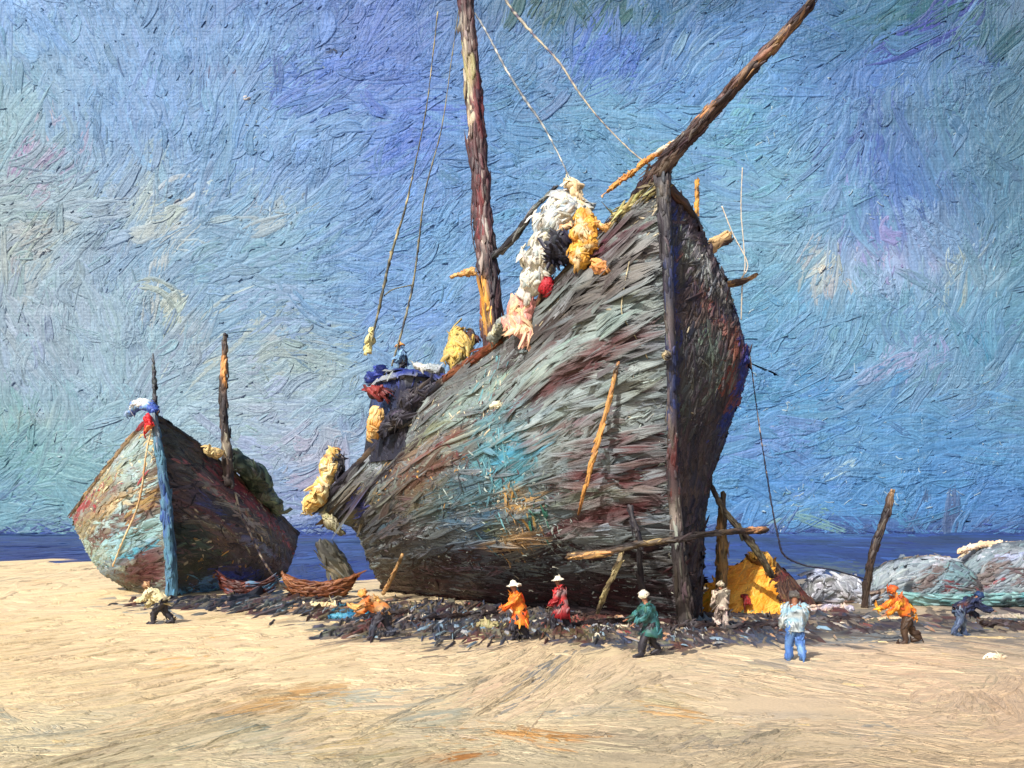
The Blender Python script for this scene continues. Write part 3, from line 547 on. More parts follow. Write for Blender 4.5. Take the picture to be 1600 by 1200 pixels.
rail('rail', nG, .66, 1.0, [.18, .22], CM([(38,38,50),(52,50,58),(30,30,38),(84,70,56)], jit=.2, patch=14), ship, 140)
rail('rail', fG, .0, 1.0, .15, dk_br, ship, 160)
# stem post and keel timber
spar('stem_post', [(1034,280,32.9),(1043,400,32.8),(1047,520,32.8),(1050,640,32.9),(1052,760,33.2),(1062,880,33.6),(1072,978,34.4)], [12, 8, 7, 7, 9, 11, 13],
     CM([(70,70,74),(54,52,58),(92,84,80)], blobs=[(1048,420,10,60,0,(40,52,86),.4),(1048,560,14,60,0,(34,44,82),.45),(1050,640,10,30,0,(32,44,84),.5),(1052,720,12,50,0,(84,40,40),.6),(1052,810,14,20,0,(150,140,130),.8),(1060,900,20,60,0,(58,52,50),.8),(1040,300,30,20,0,(90,84,78),.6)], jit=.2), ship, 240, 10, 50, Lp=13, Wp=2.6, hp=1.4)
spar('keel', [(1072,974,34.7),(930,955,39.5),(808,942,44),(716,932,47.5),(604,920,53)], 8, CM([(44,30,32),(34,28,30),(60,34,34)], jit=.2), ship, 160)
# mast, bowsprit, booms
mast_cm = CM([(74,56,60),(88,58,62),(60,54,58),(108,84,84)], blobs=[(728,50,8,40,0,(150,140,130),.6),(732,105,9,26,0,(170,162,118),.9),(735,160,5,50,0,(200,186,160),.6),(748,150,7,50,0,(120,60,64),.7),(750,330,5,60,0,(120,52,56),.6),(756,360,4,70,0,(170,160,150),.6),(770,400,7,90,0,(44,42,48),.7),(752,470,7,30,0,(170,84,70),.5),(757,470,6,30,0,(214,160,64),.85),(762,500,8,10,0,(224,180,90),.6)], jit=.14, patch=10)
mast = spar('mast', [(716,-150,42),(729,20,42),(738,120,42),(746,240,42),(755,340,42),(763,430,42),(772,560,42)], [8, 10, 10, 10.5, 11.5, 13, 15], mast_cm, ship, 520, 14, 70, Lp=20, Wp=3, hp=2.0)
spar('boom', [(764,404,41.8),(790,385,41.3),(818,352,40.6),(836,325,40),(872,290,39.2)], [5.5, 5, 5, 3, 1.5], CM([(60,62,68),(44,44,50),(120,124,126)], jit=.15, patch=8), ship, 60)
spar('bowsprit', [(1000,312,34),(1030,268,33),(1075,215,32.2),(1130,155,31.5),(1190,90,30.7),(1250,26,30),(1275,-12,29.6)], [14, 12.5, 9.5, 8, 7, 5, 2.5],
     CM([(56,42,46),(44,36,40),(78,60,58),(108,96,88)], blobs=[(1060,212,30,5,45,(150,140,130),.6),(1106,168,8,6,0,(210,150,90),.9),(1150,125,36,5,45,(120,96,88),.7),(1215,65,40,6,45,(170,134,100),.75),(1170,110,30,5,45,(130,100,80),.6)], jit=.16, patch=12), ship, 420, 12, 60, Lp=16, Wp=2.6, hp=1.7)
lash = CM([(206,150,84),(196,134,70),(220,206,180)], jit=.12, patch=9)
spar('lashing', [(940,306,35),(962,290,34.6),(990,268,34.2),(1020,245,33.6),(1052,224,33),(1080,203,32.6)], [.8, 1.8, 2.6, 2.8, 2.2, 1], lash, ship, 90, 8, 26, Lp=6, Wp=2.2, hp=2.2, wob=.35)
# rigging
for P, r_, c in [([(684,18,42),(676,90,42.6),(666,170,43),(650,250,43.6),(632,330,44.2),(612,395,44.8),(595,470,45.4),(577,548,46)], [1.1, 1.0, 1.2, 2.2, 3.2, 1.6], CM([(196,186,146),(70,74,76),(120,120,100)], jit=.15, patch=9)),
                 ([(722,-20,42),(706,90,42.6),(690,200,43),(664,300,43.6),(655,372,44.2),(646,440,45),(630,510,45.4),(612,572,46)], [1.0, .9, 1.4, 2.0, 2.2, 1.8], CM([(64,70,82),(150,146,120),(90,96,104)], jit=.15, patch=9)),
                 ([(742,20,42),(760,50,41),(792,110,40),(820,155,39),(846,192,38),(872,240,37),(893,285,36)], [1.6, 2.0, 2.2, 2.2, 1.4, 1.2], CM([(200,200,190),(90,96,104),(140,144,146)], jit=.12, patch=8)),
                 ([(762,-60,42),(790,0,41),(830,50,39.6),(872,95,38.2),(905,145,37),(938,187,36),(985,235,34.6),(1020,262,33.6)], [1.8, 2.8, 2.2, 1.6, 1.4, 1.2], CM([(92,88,104),(180,172,150),(70,72,84)], jit=.12, patch=8)),
                 ([(600,462,45.4),(615,452,45),(645,445,45)], [1.2, 1.2], (104,108,100)),
                 ([(738,300,42),(736,340,42),(742,390,42),(752,400,42)], [1.0, 1.4], (70,70,84))]:
    rope('rope', P, r_, c, ship, 60, 90)
heap('float', [(583,512,45.8),(577,532,46),(575,552,46)], [3, 7, 5], dark((206, 198, 140), .12), ship, 24, Lp=6)
# short poles and beams at the far bow
spar('pole', [(1089,281,36),(1089,315,36),(1087,352,36)], [3, 3.4, 1.6], CM([(214,160,70),(206,150,70),(70,60,54)], jit=.1, patch=8), ship, 30, 7, 12, Lp=6)
spar('beam', [(1096,396,35.6),(1116,382,36),(1138,370,36.4)], [8, 9, 9], CM([(196,158,110),(210,176,128),(70,50,42)], jit=.12, patch=9), ship, 40, 10, 12, Lp=9, hp=1.8)
spar('outrigger', [(1112,440,35.6),(1135,444,36),(1160,440,36),(1184,428,36)], [4.5, 5, 4.5, 2], CM([(150,104,66),(190,150,104),(60,44,40)], jit=.12, patch=8), ship, 50, 8, 14, Lp=8)
rope('rope', [(1160,262,36),(1158,330,36),(1164,410,36),(1160,440,36),(1158,500,36.2)], [1.0, 1.3], (196,186,170), ship, 40, 40)
rope('rope', [(1128,322,36),(1145,365,36),(1168,412,36),(1158,436,36)], 1.2, (206,196,180), ship, 30, 40)
rope('rope', [(1170,540,37),(1180,620,37.4),(1190,690,37.8),(1198,740,38)], [1.0, 1.4], CM([(210,190,180),(60,40,44),(50,60,80)], jit=.1, patch=5), ship, 40, 40)
rope('rope', [(1198,740,38),(1206,790,38.2),(1216,840,38.4),(1226,868,38.6),(1260,884,39),(1300,890,39.6),(1352,905,40.4)], [1.4, 2.0, 1.4], CM([(40,42,60),(70,70,86)], jit=.1, patch=5), ship, 50, 60)
rope('rope', [(791,541,38),(793,575,37.6),(794,600,37.3),(782,625,37.2)], [1.6, 2.4, 1.2], (40,40,48), ship, 30, 30)
heap('anchor', [(765,636,37.0),(776,632,37.0),(790,636,37.0)], [2, 5, 2], dark((214, 206, 176), .1), ship, 20, Lp=6)
rope('rope', [(985,400,33),(975,450,32.8),(972,490,32.7),(992,525,32.8),(1012,560,32.9)], [1.0, 1.2], CM([(206,192,150),(150,140,110)], jit=.1, patch=5), ship, 40, 60)
# deckhouse with a dark roof aft, and rudder at the stern
def box(c, dx, dy, z0, z1, hx, hy, taper=.06, n=8):
    """box with gently leaning walls; dx, dy unit plan vectors"""
    V, Fq = [], []; o_ = 0
    cs = [(-1, -1), (1, -1), (1, 1), (-1, 1)]
    for k in range(4):
        a, b = cs[k], cs[(k + 1) % 4]; u = np.linspace(0, 1, n); v = np.linspace(0, 1, n)
        U, W_ = np.meshgrid(u, v, indexing='ij'); s_ = 1 - taper * U
        xx = (a[0] + (b[0] - a[0]) * W_) * hx * s_; yy = (a[1] + (b[1] - a[1]) * W_) * hy * s_
        V.append(np.stack([c[0] + dx[0] * xx + dy[0] * yy, c[1] + dx[1] * xx + dy[1] * yy, z0 + (z1 - z0) * U], -1).reshape(-1, 3)); Fq.append(grid_faces(n, n, o_)); o_ += n * n
    for zz in (z1, z0):
        U, W_ = np.meshgrid(np.linspace(-1, 1, n), np.linspace(-1, 1, n), indexing='ij'); s_ = (1 - taper) if zz == z1 else 1
        g = np.stack([c[0] + (dx[0] * U * hx + dy[0] * W_ * hy) * s_, c[1] + (dx[1] * U * hx + dy[1] * W_ * hy) * s_, zz + .12 * (1 - U * U) * (zz == z1)], -1).reshape(-1, 3)
        V.append(g); Fq.append(grid_faces(n, n, o_)); o_ += n * n
    V = np.concatenate(V); Fq = np.concatenate(Fq); N, ar, _ = face_frames(V, Fq); ctr = np.array([c[0], c[1], (z0 + z1) / 2])
    s_ = np.einsum('ij,ij->i', N, V[Fq].mean(1) - ctr) < 0; Fq[s_] = Fq[s_][:, [0, 3, 2, 1]]
    return V, Fq
fwd = np.array([-dd[0], -dd[1]]); lef = side
dc = at(640, 620, 46.6)
dh_cm = CM([(46,46,58),(36,38,52),(60,58,66)], blobs=[(600,590,26,20,0,(40,52,120),.85),(595,640,20,40,0,(60,80,130),.6),(665,600,40,8,0,(46,60,130),.5),(655,585,40,6,0,(190,194,190),.5),(668,622,18,8,-25,(196,180,150),.7)], jit=.14, patch=20)
house = painted('deckhouse', box(dc, fwd, lef, at(0,720,46)[2], at(0,594,46)[2], 2.1, 1.35, .24), dh_cm, M_HULL, ship, 260, .22, .05, .035, spread=14)
painted('roof', box(dc, fwd, lef, at(0,594,46)[2] + .01, at(0,586,46)[2] + .06, 1.8, 1.25, .2), CM([(40,44,70),(50,66,140),(150,156,156)], jit=.12, patch=14), M_HULL, house, 120, .25, .05, .04)
rud = spar('rudder', [(500,848,52),(515,868,52.2),(530,888,52.4),(546,908,52.6)], [8, 14, 15, 9], CM([(92,92,84),(70,70,66),(120,118,104)], blobs=[(535,885,8,20,120,(160,150,120),.6)], jit=.12, patch=10), ship, 60, 12, 14, Lp=22, Wp=3)
# windows / hawse hole at the bow
heap('hawse_hole', [(1040,553,32.4),(1042,560,32.4)], [6, 6], CM([(40,40,48),(196,180,140)], jit=.1, patch=4), ship, 14, Lp=4)

# gear heaped on deck: each a thing of its own
def gear(name, P, rp, colf, label, cat, group=None, **kw):
    return tag(heap(name, P, rp, colf, None, **kw), label, cat, group)
white = CM([(206,206,196),(222,214,196),(168,176,176),(236,228,208)], jit=.07, patch=10)
pass
gear('sail_roll', [(888,286,34.8),(897,298,34.8),(907,322,34.8)], [10, 15, 10], CM([(228,208,168),(236,220,186),(206,180,140)], jit=.06, patch=8), 'rolled cream sail end standing highest of the cloths near the bow', 'sail', n=60)
gear('white_cloth', [(922,326,34.9),(890,328,34.9),(862,346,35.1),(838,366,35.3)], [16, 30, 28, 12], CM([(206,206,196),(160,178,190),(222,214,196),(140,150,160),(236,228,208)], jit=.07, patch=10), 'crumpled white and grey cloth piled below the cream sail roll at the bow', 'cloth', 'cloths heaped on the deck of the great ship', n=150, flat=(.8, 1))
gear('white_cloth', [(856,368,35.4),(846,400,35.5),(836,430,35.7),(816,466,36)], [24, 22, 20, 14], white, 'long white cloth falling down beside the dark bundle over the rail', 'cloth', 'cloths heaped on the deck of the great ship', n=130)
gear('orange_cloth', [(876,358,34.7),(892,352,34.6)], [8, 9], CM([(170,96,62),(220,190,150),(200,140,90)], jit=.1, patch=6), 'small rust orange cloth tucked among the white cloths', 'cloth', n=24)
gear('net_bundle', [(862,392,34.9),(878,388,34.8),(892,402,34.6)], [18, 30, 20], CM([(40,40,54),(56,56,68),(34,36,70)], jit=.15, patch=10), 'dark blue black bundle of net beside the ochre net', 'net bundle', n=120)
gear('ochre_net', [(914,330,34.2),(914,362,34.1),(908,388,34),(896,412,34)], [10, 21, 24, 14], CM([(216,160,62),(226,176,84),(190,130,50),(206,190,150)], jit=.08, patch=7), 'bright ochre net hanging over the bow rail', 'net', n=170, Lp=7)
gear('yellow_rag', [(930,348,33.9),(945,356,33.9),(958,350,33.9)], [7, 9, 5], CM([(206,150,70),(190,140,80),(220,190,130)], jit=.08, patch=7), 'small yellow brown rag caught along the rail right of the ochre net', 'rag', n=50)
gear('tan_rag', [(928,408,33.5),(938,418,33.4),(948,424,33.3)], [6, 12, 7], CM([(226,168,96),(216,150,110),(190,130,70)], jit=.08, patch=7), 'small tan and pink rag lying lowest below the ochre net', 'rag', n=50)
gear('red_cloth', [(858,436,35.4),(851,455,35.5)], [7, 8], CM([(178,34,48),(150,30,42)], jit=.1, patch=9), 'small crimson cloth on the rail above the pink one', 'cloth', n=34)
gear('pink_cloth', [(822,465,36.2),(815,488,36.3),(818,515,36.2),(822,538,36.0)], [18, 25, 19, 13], CM([(214,150,140),(206,140,134),(226,186,148),(230,196,160)], blobs=[(800,480,16,24,0,(230,196,150),.6)], jit=.06, patch=12), 'long pale pink cloth draped over the ship side right of the mast', 'cloth', n=160, flat=(.9, .8))
gear('grey_cloth', [(800,498,37.2),(782,512,37.6),(770,530,38)], [8, 11, 8], CM([(150,156,150),(96,100,98),(196,190,160)], jit=.1, patch=8), 'grey cloth lying at the foot of the mast', 'cloth', n=60)
gear('straw_bundle', [(712,520,42.6),(716,540,42.4),(712,560,42.2)], [11, 19, 13], CM([(206,190,116),(190,170,104),(214,176,90),(150,140,96)], jit=.09, patch=8), 'pale yellow straw bundle standing on deck left of the mast', 'bundle', n=130)
gear('dark_sack', [(733,520,42.8),(741,532,42.6)], [8, 8], CM([(50,48,52),(90,56,50),(150,146,110)], jit=.12, patch=6), 'little dark sack leaning behind the pale yellow straw bundle', 'sack', n=30)
gear('ochre_flag', [(704,432,42),(722,428,42),(742,424,42)], [3, 6, 5], CM([(196,140,84),(214,170,110)], jit=.1, patch=7), 'torn ochre pennant blown left from the mast', 'pennant', n=36)
gear('white_net', [(648,570,44.6),(666,574,44.4),(690,578,43.6)], [5, 7, 5], CM([(206,208,200),(150,160,166)], jit=.07, patch=8), 'white cloth spread along the deckhouse top', 'cloth', n=46)
gear('blue_tarpaulin', [(575,592,47),(592,584,47),(606,592,47)], [8, 14, 8], CM([(40,56,136),(56,76,160),(34,44,100)], jit=.1, patch=8), 'dark blue tarpaulin heaped at the aft end of the deckhouse', 'tarpaulin', n=70)
gear('orange_cloth', [(592,640,45.4),(586,660,45.4),(582,684,45.6)], [8, 10, 7], CM([(222,160,84),(206,176,120),(196,140,70)], jit=.08, patch=7), 'orange cloth hanging outside under the red sack aft', 'cloth', n=70)
gear('dark_tarpaulin', [(598,676,44.9),(622,652,44.6),(650,632,44.2),(684,604,43)], [12, 20, 22, 13], CM([(44,42,54),(58,56,66),(36,36,48),(80,72,70)], jit=.14, patch=10), 'charcoal tarpaulin heaped along the rail in front of the deckhouse', 'tarpaulin', n=200)
gear('red_sack', [(584,612,45.6),(598,616,45.5)], [12, 13], CM([(140,52,48),(110,44,44),(70,50,54)], jit=.1, patch=8), 'dull red sack at the stern rail above the orange cloth', 'sack', n=60)
gear('yellow_sail', [(524,706,48.9),(514,738,49),(502,764,49),(480,796,49.1)], [9, 15, 14, 8], CM([(220,196,130),(206,160,84),(230,216,170),(150,110,70)], jit=.08, patch=7), 'cream and ochre sail bundled on the ship rail at the very stern', 'sail', n=150)

# ------------------------------------------------------------------ people
SKIN = lin((150, 104, 78))
def simple_mat(name, c, rough=.55, grain=.02):
    m = bpy.data.materials.new(name); m.use_nodes = True; t = m.node_tree; p = t.nodes['Principled BSDF']; p.inputs['Roughness'].default_value = rough
    n = t.nodes.new('ShaderNodeTexNoise'); n.inputs['Scale'].default_value = 1 / grain; n.inputs['Detail'].default_value = 4
    tc = t.nodes.new('ShaderNodeTexCoord'); t.links.new(tc.outputs['Object'], n.inputs[0])
    mx = t.nodes.new('ShaderNodeMix'); mx.data_type = 'RGBA'; mx.inputs[6].default_value = (*[x * .7 for x in lin(c)], 1); mx.inputs[7].default_value = (*[min(1, x * 1.25) for x in lin(c)], 1)
    t.links.new(n.outputs['Fac'], mx.inputs[0]); t.links.new(mx.outputs[2], p.inputs['Base Color'])
    b = t.nodes.new('ShaderNodeBump'); b.inputs['Distance'].default_value = grain * .7; b.inputs['Strength'].default_value = .8; t.links.new(n.outputs['Fac'], b.inputs['Height']); t.links.new(b.outputs[0], p.inputs['Normal'])
    return m
M_SKIN = simple_mat('skin_paint', (146, 98, 72))
def person(px, py, Y, H, face, bend, legs, arms, top, bot, hat, label, hem=.0, robe=False, wide=1., hip=None, seat=False, group='people at work on the beach'):
    """px, py: feet in the photo; face: heading in degrees (0 = to the right, 90 = away); legs/arms: (forward, back) swing degrees"""
    foot = at(px, py, Y); root = thing('person', foot, label, 'person', group)
    ca, sa = math.cos(math.radians(face)), math.sin(math.radians(face))
    def Wd(p): p = np.asarray(p, float) * H; return foot + np.array([p[0] * ca - p[1] * sa, p[0] * sa + p[1] * ca, p[2]])
    b = math.radians(bend); t = np.array([math.sin(b), 0, math.cos(b)])
    hz = hip if hip else .49
    pel = np.array([0, 0, hz]); J = {}
    J['pel'] = pel; J['belly'] = pel + .12 * t; J['chest'] = pel + .24 * t; J['neck'] = pel + .33 * t
    hb = b * .65; th = np.array([math.sin(hb), 0, math.cos(hb)]); J['chin'] = J['neck'] + .05 * th; J['head'] = J['neck'] + .105 * th; J['crown'] = J['neck'] + .155 * th
    J['nose'] = J['head'] + np.array([.062, 0, -.01])
    for s, nm in ((1, 'l'), (-1, 'r')):
        J['sh' + nm] = pel + .29 * t + np.array([0, .115 * s * wide, 0])
        a = math.radians(arms[0] if s > 0 else arms[1]); d = np.array([math.sin(a), .12 * s, -math.cos(a)]); a2 = a + math.radians(28); d2 = np.array([math.sin(a2), -.05 * s, -math.cos(a2)])
        J['el' + nm] = J['sh' + nm] + .17 * d; J['wr' + nm] = J['el' + nm] + .145 * d2; J['pa' + nm] = J['wr' + nm] + .04 * d2
        for q in range(4):
            o = np.array([0, (q - 1.5) * .014, 0]); J['f%d%s' % (q, nm)] = J['pa' + nm] + .022 * d2 + o; J['g%d%s' % (q, nm)] = J['f%d%s' % (q, nm)] + (.028 - .004 * abs(q - 1.5)) * d2 + np.array([.012, 0, 0])
        J['th' + nm] = J['wr' + nm] + .02 * d2 + np.array([.025, -.014 * s, -.004])
        hp = pel + np.array([0, .05 * s, -.01]); J['hp' + nm] = hp
        l = math.radians(legs[0] if s > 0 else legs[1]); kn = hp + (hz * .5) * np.array([math.sin(l), .06 * s, 0]) ; kn[2] = hz * (.5 + .04 * abs(math.sin(l)) )
        J['kn' + nm] = kn + np.array([.035, 0, 0]); an = np.array([math.sin(l) * hz * .9 - .02, .07 * s, .045 + (.04 if l < -.2 else 0)]); J['an' + nm] = an; J['to' + nm] = an + np.array([.12, .01 * s, -.025])
    E = [('pel', 'belly'), ('belly', 'chest'), ('chest', 'neck'), ('neck', 'chin'), ('chin', 'head'), ('head', 'crown'), ('head', 'nose')]
    rad = dict(pel=.085, belly=.078, chest=.092, neck=.034, chin=.046, head=.062, crown=.046, nose=.012)
    for nm in 'lr':
        E += [('chest', 'sh' + nm), ('sh' + nm, 'el' + nm), ('el' + nm, 'wr' + nm), ('wr' + nm, 'pa' + nm), ('wr' + nm, 'th' + nm), ('pel', 'hp' + nm), ('hp' + nm, 'kn' + nm), ('kn' + nm, 'an' + nm), ('an' + nm, 'to' + nm)]
        rad.update({'sh' + nm: .042, 'el' + nm: .028, 'wr' + nm: .018, 'pa' + nm: .020, 'th' + nm: .007, 'hp' + nm: .064, 'kn' + nm: .040, 'an' + nm: .026, 'to' + nm: .022})
        for q in range(4):
            E += [('pa' + nm, 'f%d%s' % (q, nm)), ('f%d%s' % (q, nm), 'g%d%s' % (q, nm))]; rad['f%d%s' % (q, nm)] = .0065; rad['g%d%s' % (q, nm)] = .005
    keys = list(rad); ix = {k: i for i, k in enumerate(keys)}
    me = bpy.data.meshes.new('body'); me.from_pydata([tuple(Wd(J[k]) - foot) for k in keys], [(ix[a], ix[c]) for a, c in E], []); me.materials.append(M_SKIN)
    bo = bpy.data.objects.new('body', me); COL.objects.link(bo); bo.parent = root
    sk = bo.modifiers.new('skin', 'SKIN')
    if not me.skin_vertices: 
        bm = bmesh.new(); bm.from_mesh(me); bm.verts.layers.skin.verify(); bm.to_mesh(me); bm.free()
    for k, sv in zip(keys, me.skin_vertices[0].data): sv.radius = (rad[k] * H * .95,) * 2; sv.use_root = (k == 'pel')
    sk.use_smooth_shade = True; bo.modifiers.new('sub', 'SUBSURF').levels = 1; bo.modifiers['sub'].render_levels = 1
    m = Y / F
    def cloth(nm, paths, cm, n, Lp=6, Wp=1.7, hp=1.3):
        parts = []
        for pth, rr, fl in paths:
            V, Fq = tube([Wd(q) for q in pth], np.array(rr) * H, 12, 14, .07, fl); Fq = outward2(V, Fq, 12); parts.append(base(V, Fq, cm))
            parts.append(daub_mesh(V, Fq, max(6, int(n / len(paths))), Lp * m, Wp * m, hp * m, cm, spread=22, ns=5, nt_=4, streak=.18))
        return obj(nm, parts, M_FINE, root)
    end = pel - np.array([0, 0, .04]) if not robe else np.array([.02 - .3 * math.sin(b) * .0, 0, hem])
    body_path = [J['neck'] - .01 * t, J['neck'] - .045 * t, J['chest'], J['belly'], pel, end]
    tp = [(body_path, [.045, .10, .125, .115, .12, .125 if not robe else .17], (1.0, 1.0))]
    for nm in 'lr': tp.append(([J['sh' + nm] + .02 * t, J['sh' + nm], J['el' + nm], J['wr' + nm]], [.05, .056, .045, .035], (1, 1)))
    cloth('robe' if robe else 'shirt', tp, top, 90)
    if bot is not None:
        lp = [([J['hp' + nm] + np.array([0, 0, .04]), J['hp' + nm], J['kn' + nm], J['an' + nm] + np.array([0, 0, .02]), J['to' + nm]], [.07, .078, .055, .042, .03], (1, 1)) for nm in 'lr']
        cloth('trousers', lp, bot, 50)
    if hat is not None:
        hm, kind = hat
        hp0 = J['head'] + .02 * th
        if kind == 'brim': path = [hp0, hp0 + .012 * th, hp0 + .03 * th, hp0 + .085 * th]; rr = [.12, .125, .07, .04]
        else: path = [J['head'] - .01 * th - np.array([.012, 0, 0]), J['head'] + .03 * th, J['crown'] + .01 * th, J['crown'] + .03 * th]; rr = [.066, .074, .06, .03]
        V, Fq = tube([Wd(q) for q in path], np.array(rr) * H, 12, 10, .05); Fq = outward2(V, Fq, 12)
        painted('hat', (V, Fq), hm, M_FINE, root, 16, 3.5 * m, 1.4 * m, 1.0 * m, ns=5, nt_=4)
    return root
C = lambda *c, j=.1, b=(), p=7: CM(list(c), jit=j, patch=p, blobs=b)
def feetY(py): return CH * F / (py - HY)
dk_t = C((36,34,42),(52,50,58),(26,26,34)); whc = C((232,226,206),(214,206,186))
person(254, 977, feetY(977), 1.75, 180, 52, (26,-20), (40,10), C((206,196,156),(190,180,140),(226,212,176)), dk_t, (C((60,50,48),(196,150,110)), 'cap'), 'person in a cream shirt and black trousers bending forward before the smaller boat', group='people at work on the beach')
person(600, 1000, feetY(1000), 1.85, 180, 58, (28,-16), (60,30), C((196,92,40),(206,128,64),(150,120,90),(214,160,90)), C((34,32,42),(52,50,60),(60,66,80)), (C((222,160,84),(206,140,80)), 'cap'), 'person in orange shirt stooping left under the stern of the great ship')
person(812, 1003, feetY(1003), 1.8, 190, 14, (20,-16), (38,24), C((226,96,30),(232,140,40),(206,60,30),(236,170,60)), dk_t, (whc, 'brim'), 'person in a bright orange robe and white hat below the middle of the great ship', robe=True, hem=.30)
person(878, 988, feetY(988), 1.8, 170, 10, (24,-18), (16,10), C((160,34,38),(126,28,34),(190,50,50),(150,120,120)), dk_t, (whc, 'brim'), 'person in a crimson robe with grey streaks, right of the orange robed one', robe=True, hem=.26)
person(1018, 1028, feetY(1028), 1.78, 185, 16, (26,-14), (26,36), C((40,84,88),(30,50,58),(60,116,120),(40,90,70),(34,40,50)), dk_t, (whc, 'cap'), 'person in a dark green cloak and white cap striding before the ship stem', robe=True, hem=.32, wide=1.15)
person(1243, 1036, feetY(1036), 1.8, 95, 6, (12,-12), (10,14), C((150,184,200),(124,160,184),(196,206,206),(96,104,110)), C((80,122,184),(66,104,170),(110,150,196)), (C((70,66,66),(120,116,110)), 'cap'), 'person in pale blue shirt and blue trousers walking away towards the yellow tent', wide=1.15)
person(1418, 1008, feetY(1008), 1.85, 180, 34, (10,-26), (30,44), C((222,150,44),(206,110,34),(170,70,36),(226,170,60)), C((76,58,44),(60,44,36)), (C((214,120,50),(190,80,40)), 'cap'), 'person in an orange jacket and brown trousers stooping beside the teal boat')
person(1498, 996, feetY(996), 1.8, 10, 66, (22,-18), (20,50), C((34,40,66),(46,56,90),(26,30,48),(80,44,40)), C((84,104,128),(60,74,104),(110,126,140)), (C((40,66,110),(30,50,80)), 'cap'), 'person in a navy coat and grey blue trousers bent double at far right')
person(1128, 985, feetY(985), 1.6, 100, 8, (10,-10), (14,10), C((190,180,160),(150,140,124),(214,196,176),(110,90,84)), C((196,180,170),(120,104,96)), (C((90,84,76),(190,176,150)), 'cap'), 'person in a mottled cream and brown coat standing left of the yellow tent')
# crew on deck
person(630, 592, 46.1, 1.6, 200, 12, (8,-6), (24,14), C((96,136,184),(120,160,196),(60,90,150)), C((30,30,40)), (C((224,160,84),(206,140,80)), 'brim'), 'person in light blue with an orange hat sitting up on the deckhouse roof', group='crew on the deck of the great ship')
person(532, 762, 48.9, 1.9, 160, 14, (8,-6), (24,14), C((60,58,64),(84,80,84),(44,44,52)), C((30,30,40)), (C((50,44,50),(206,140,90)), 'cap'), 'person in dark clothes standing beside the bundled sail at the ship stern', group='crew on the deck of the great ship')

# ------------------------------------------------------------------ the smaller boat at left
LS = [[(238,650,48.4),(250,715,48.6),(258,790,48.9),(264,860,49.2),(268,934,49.9)],
      [(184,712,50.6),(174,770,50.0),(180,830,50.0),(196,884,50.4),(232,930,51.8)],
      [(112,806,55.0),(118,826,54.6),(136,862,54.4),(158,895,54.5),(205,924,55.0)]]
RS = [LS[0],
      [(300,690,51.6),(316,745,51.0),(322,810,51.0),(318,870,51.2),(300,929,52.4)],
      [(388,762,56.0),(402,800,55.6),(408,840,55.6),(400,880,56.0),(372,922,56.4)],
      [(466,836,62.5),(464,850,62.3),(458,872,62.3),(448,894,62.3),(430,911,63.2)]]
LN = np.array([[at(*p) for p in r] for r in LS]); RN = np.array([[at(*p) for p in r] for r in RS])
lB = [(180,730,80,7,45,(160,176,174),.8),(180,760,90,6,45,(108,76,70),.85),(170,800,90,7,40,(186,172,134),.7),(200,790,80,6,40,(150,178,180),.8),(190,825,80,7,34,(104,64,60),.85),(190,855,70,10,30,(160,196,200),.85),(200,720,60,20,45,(140,160,160),.6),(185,700,50,8,48,(112,92,84),.7),(160,760,50,12,45,(150,140,96),.7),(130,790,26,10,50,(140,50,60),.7),(215,740,34,14,48,(150,170,168),.7),(170,790,50,10,38,(170,140,104),.6),(180,815,60,9,35,(92,62,58),.75),(225,785,26,12,40,(160,130,80),.6),
      (190,845,60,16,30,(136,176,184),.9),(230,830,34,12,30,(140,176,178),.8),(215,862,40,7,28,(70,150,176),.8),(215,835,26,6,20,(50,70,50),.6),(225,878,46,10,28,(96,72,76),.8),(225,900,46,26,10,(92,54,56),.92),(150,870,26,30,60,(150,170,160),.7),(200,915,34,10,0,(52,56,50),.7),(170,900,26,20,50,(110,130,150),.6),(130,820,20,14,40,(150,140,110),.6)]
rB = [(330,760,90,7,-40,(140,84,84),.8),(360,790,80,6,-42,(130,124,116),.8),(320,800,80,7,-32,(90,56,54),.8),(350,830,80,6,-30,(120,116,104),.7),(310,850,60,6,-20,(60,74,62),.8),(400,850,60,7,-35,(80,86,110),.7),(300,740,60,6,-45,(96,100,92),.7),(430,830,40,6,-45,(128,60,60),.7),(275,690,34,34,-50,(60,62,52),.8),(300,720,40,22,-45,(70,70,64),.7),(330,720,50,10,-35,(78,66,66),.7),(380,770,60,10,-45,(110,46,50),.75),(350,800,50,16,-40,(60,56,58),.7),(300,770,40,20,-30,(66,58,62),.7),(295,830,40,14,-25,(40,50,44),.8),(340,840,50,10,-40,(96,84,70),.6),(330,790,30,10,-40,(60,70,110),.6),
      (300,880,40,36,0,(44,50,44),.85),(380,860,40,26,-30,(50,44,50),.7),(370,900,40,18,0,(44,56,130),.8),(330,910,30,14,0,(90,130,160),.5),(420,830,40,10,-45,(60,60,58),.7),(400,820,30,8,-50,(130,120,104),.5),(300,925,40,7,0,(100,150,180),.6),(280,880,26,10,20,(90,84,76),.5)]
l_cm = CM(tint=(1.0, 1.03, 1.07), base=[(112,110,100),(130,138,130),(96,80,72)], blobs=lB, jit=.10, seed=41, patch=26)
r_cm = CM(tint=(2.0, 2.0, 2.1), base=[(56,52,54),(68,62,62),(44,44,46),(78,64,62)], blobs=rB, jit=.14, seed=43, patch=24)  # darker palette than the left side: shade painted into the colour
boat = thing('fishing_boat', LN[0, 4], 'smaller beached wooden fishing boat at left, blue stem, pale left side, right side painted dark as in shade', 'boat')
aV, aF, aG = loft(LN, 50, 50, hard=.6); bV, bF, bG = loft(RN, 70, 50, hard=.6); mid2 = (LN.mean((0, 1)) + RN.mean((0, 1))) / 2 + [0, 3, 0]
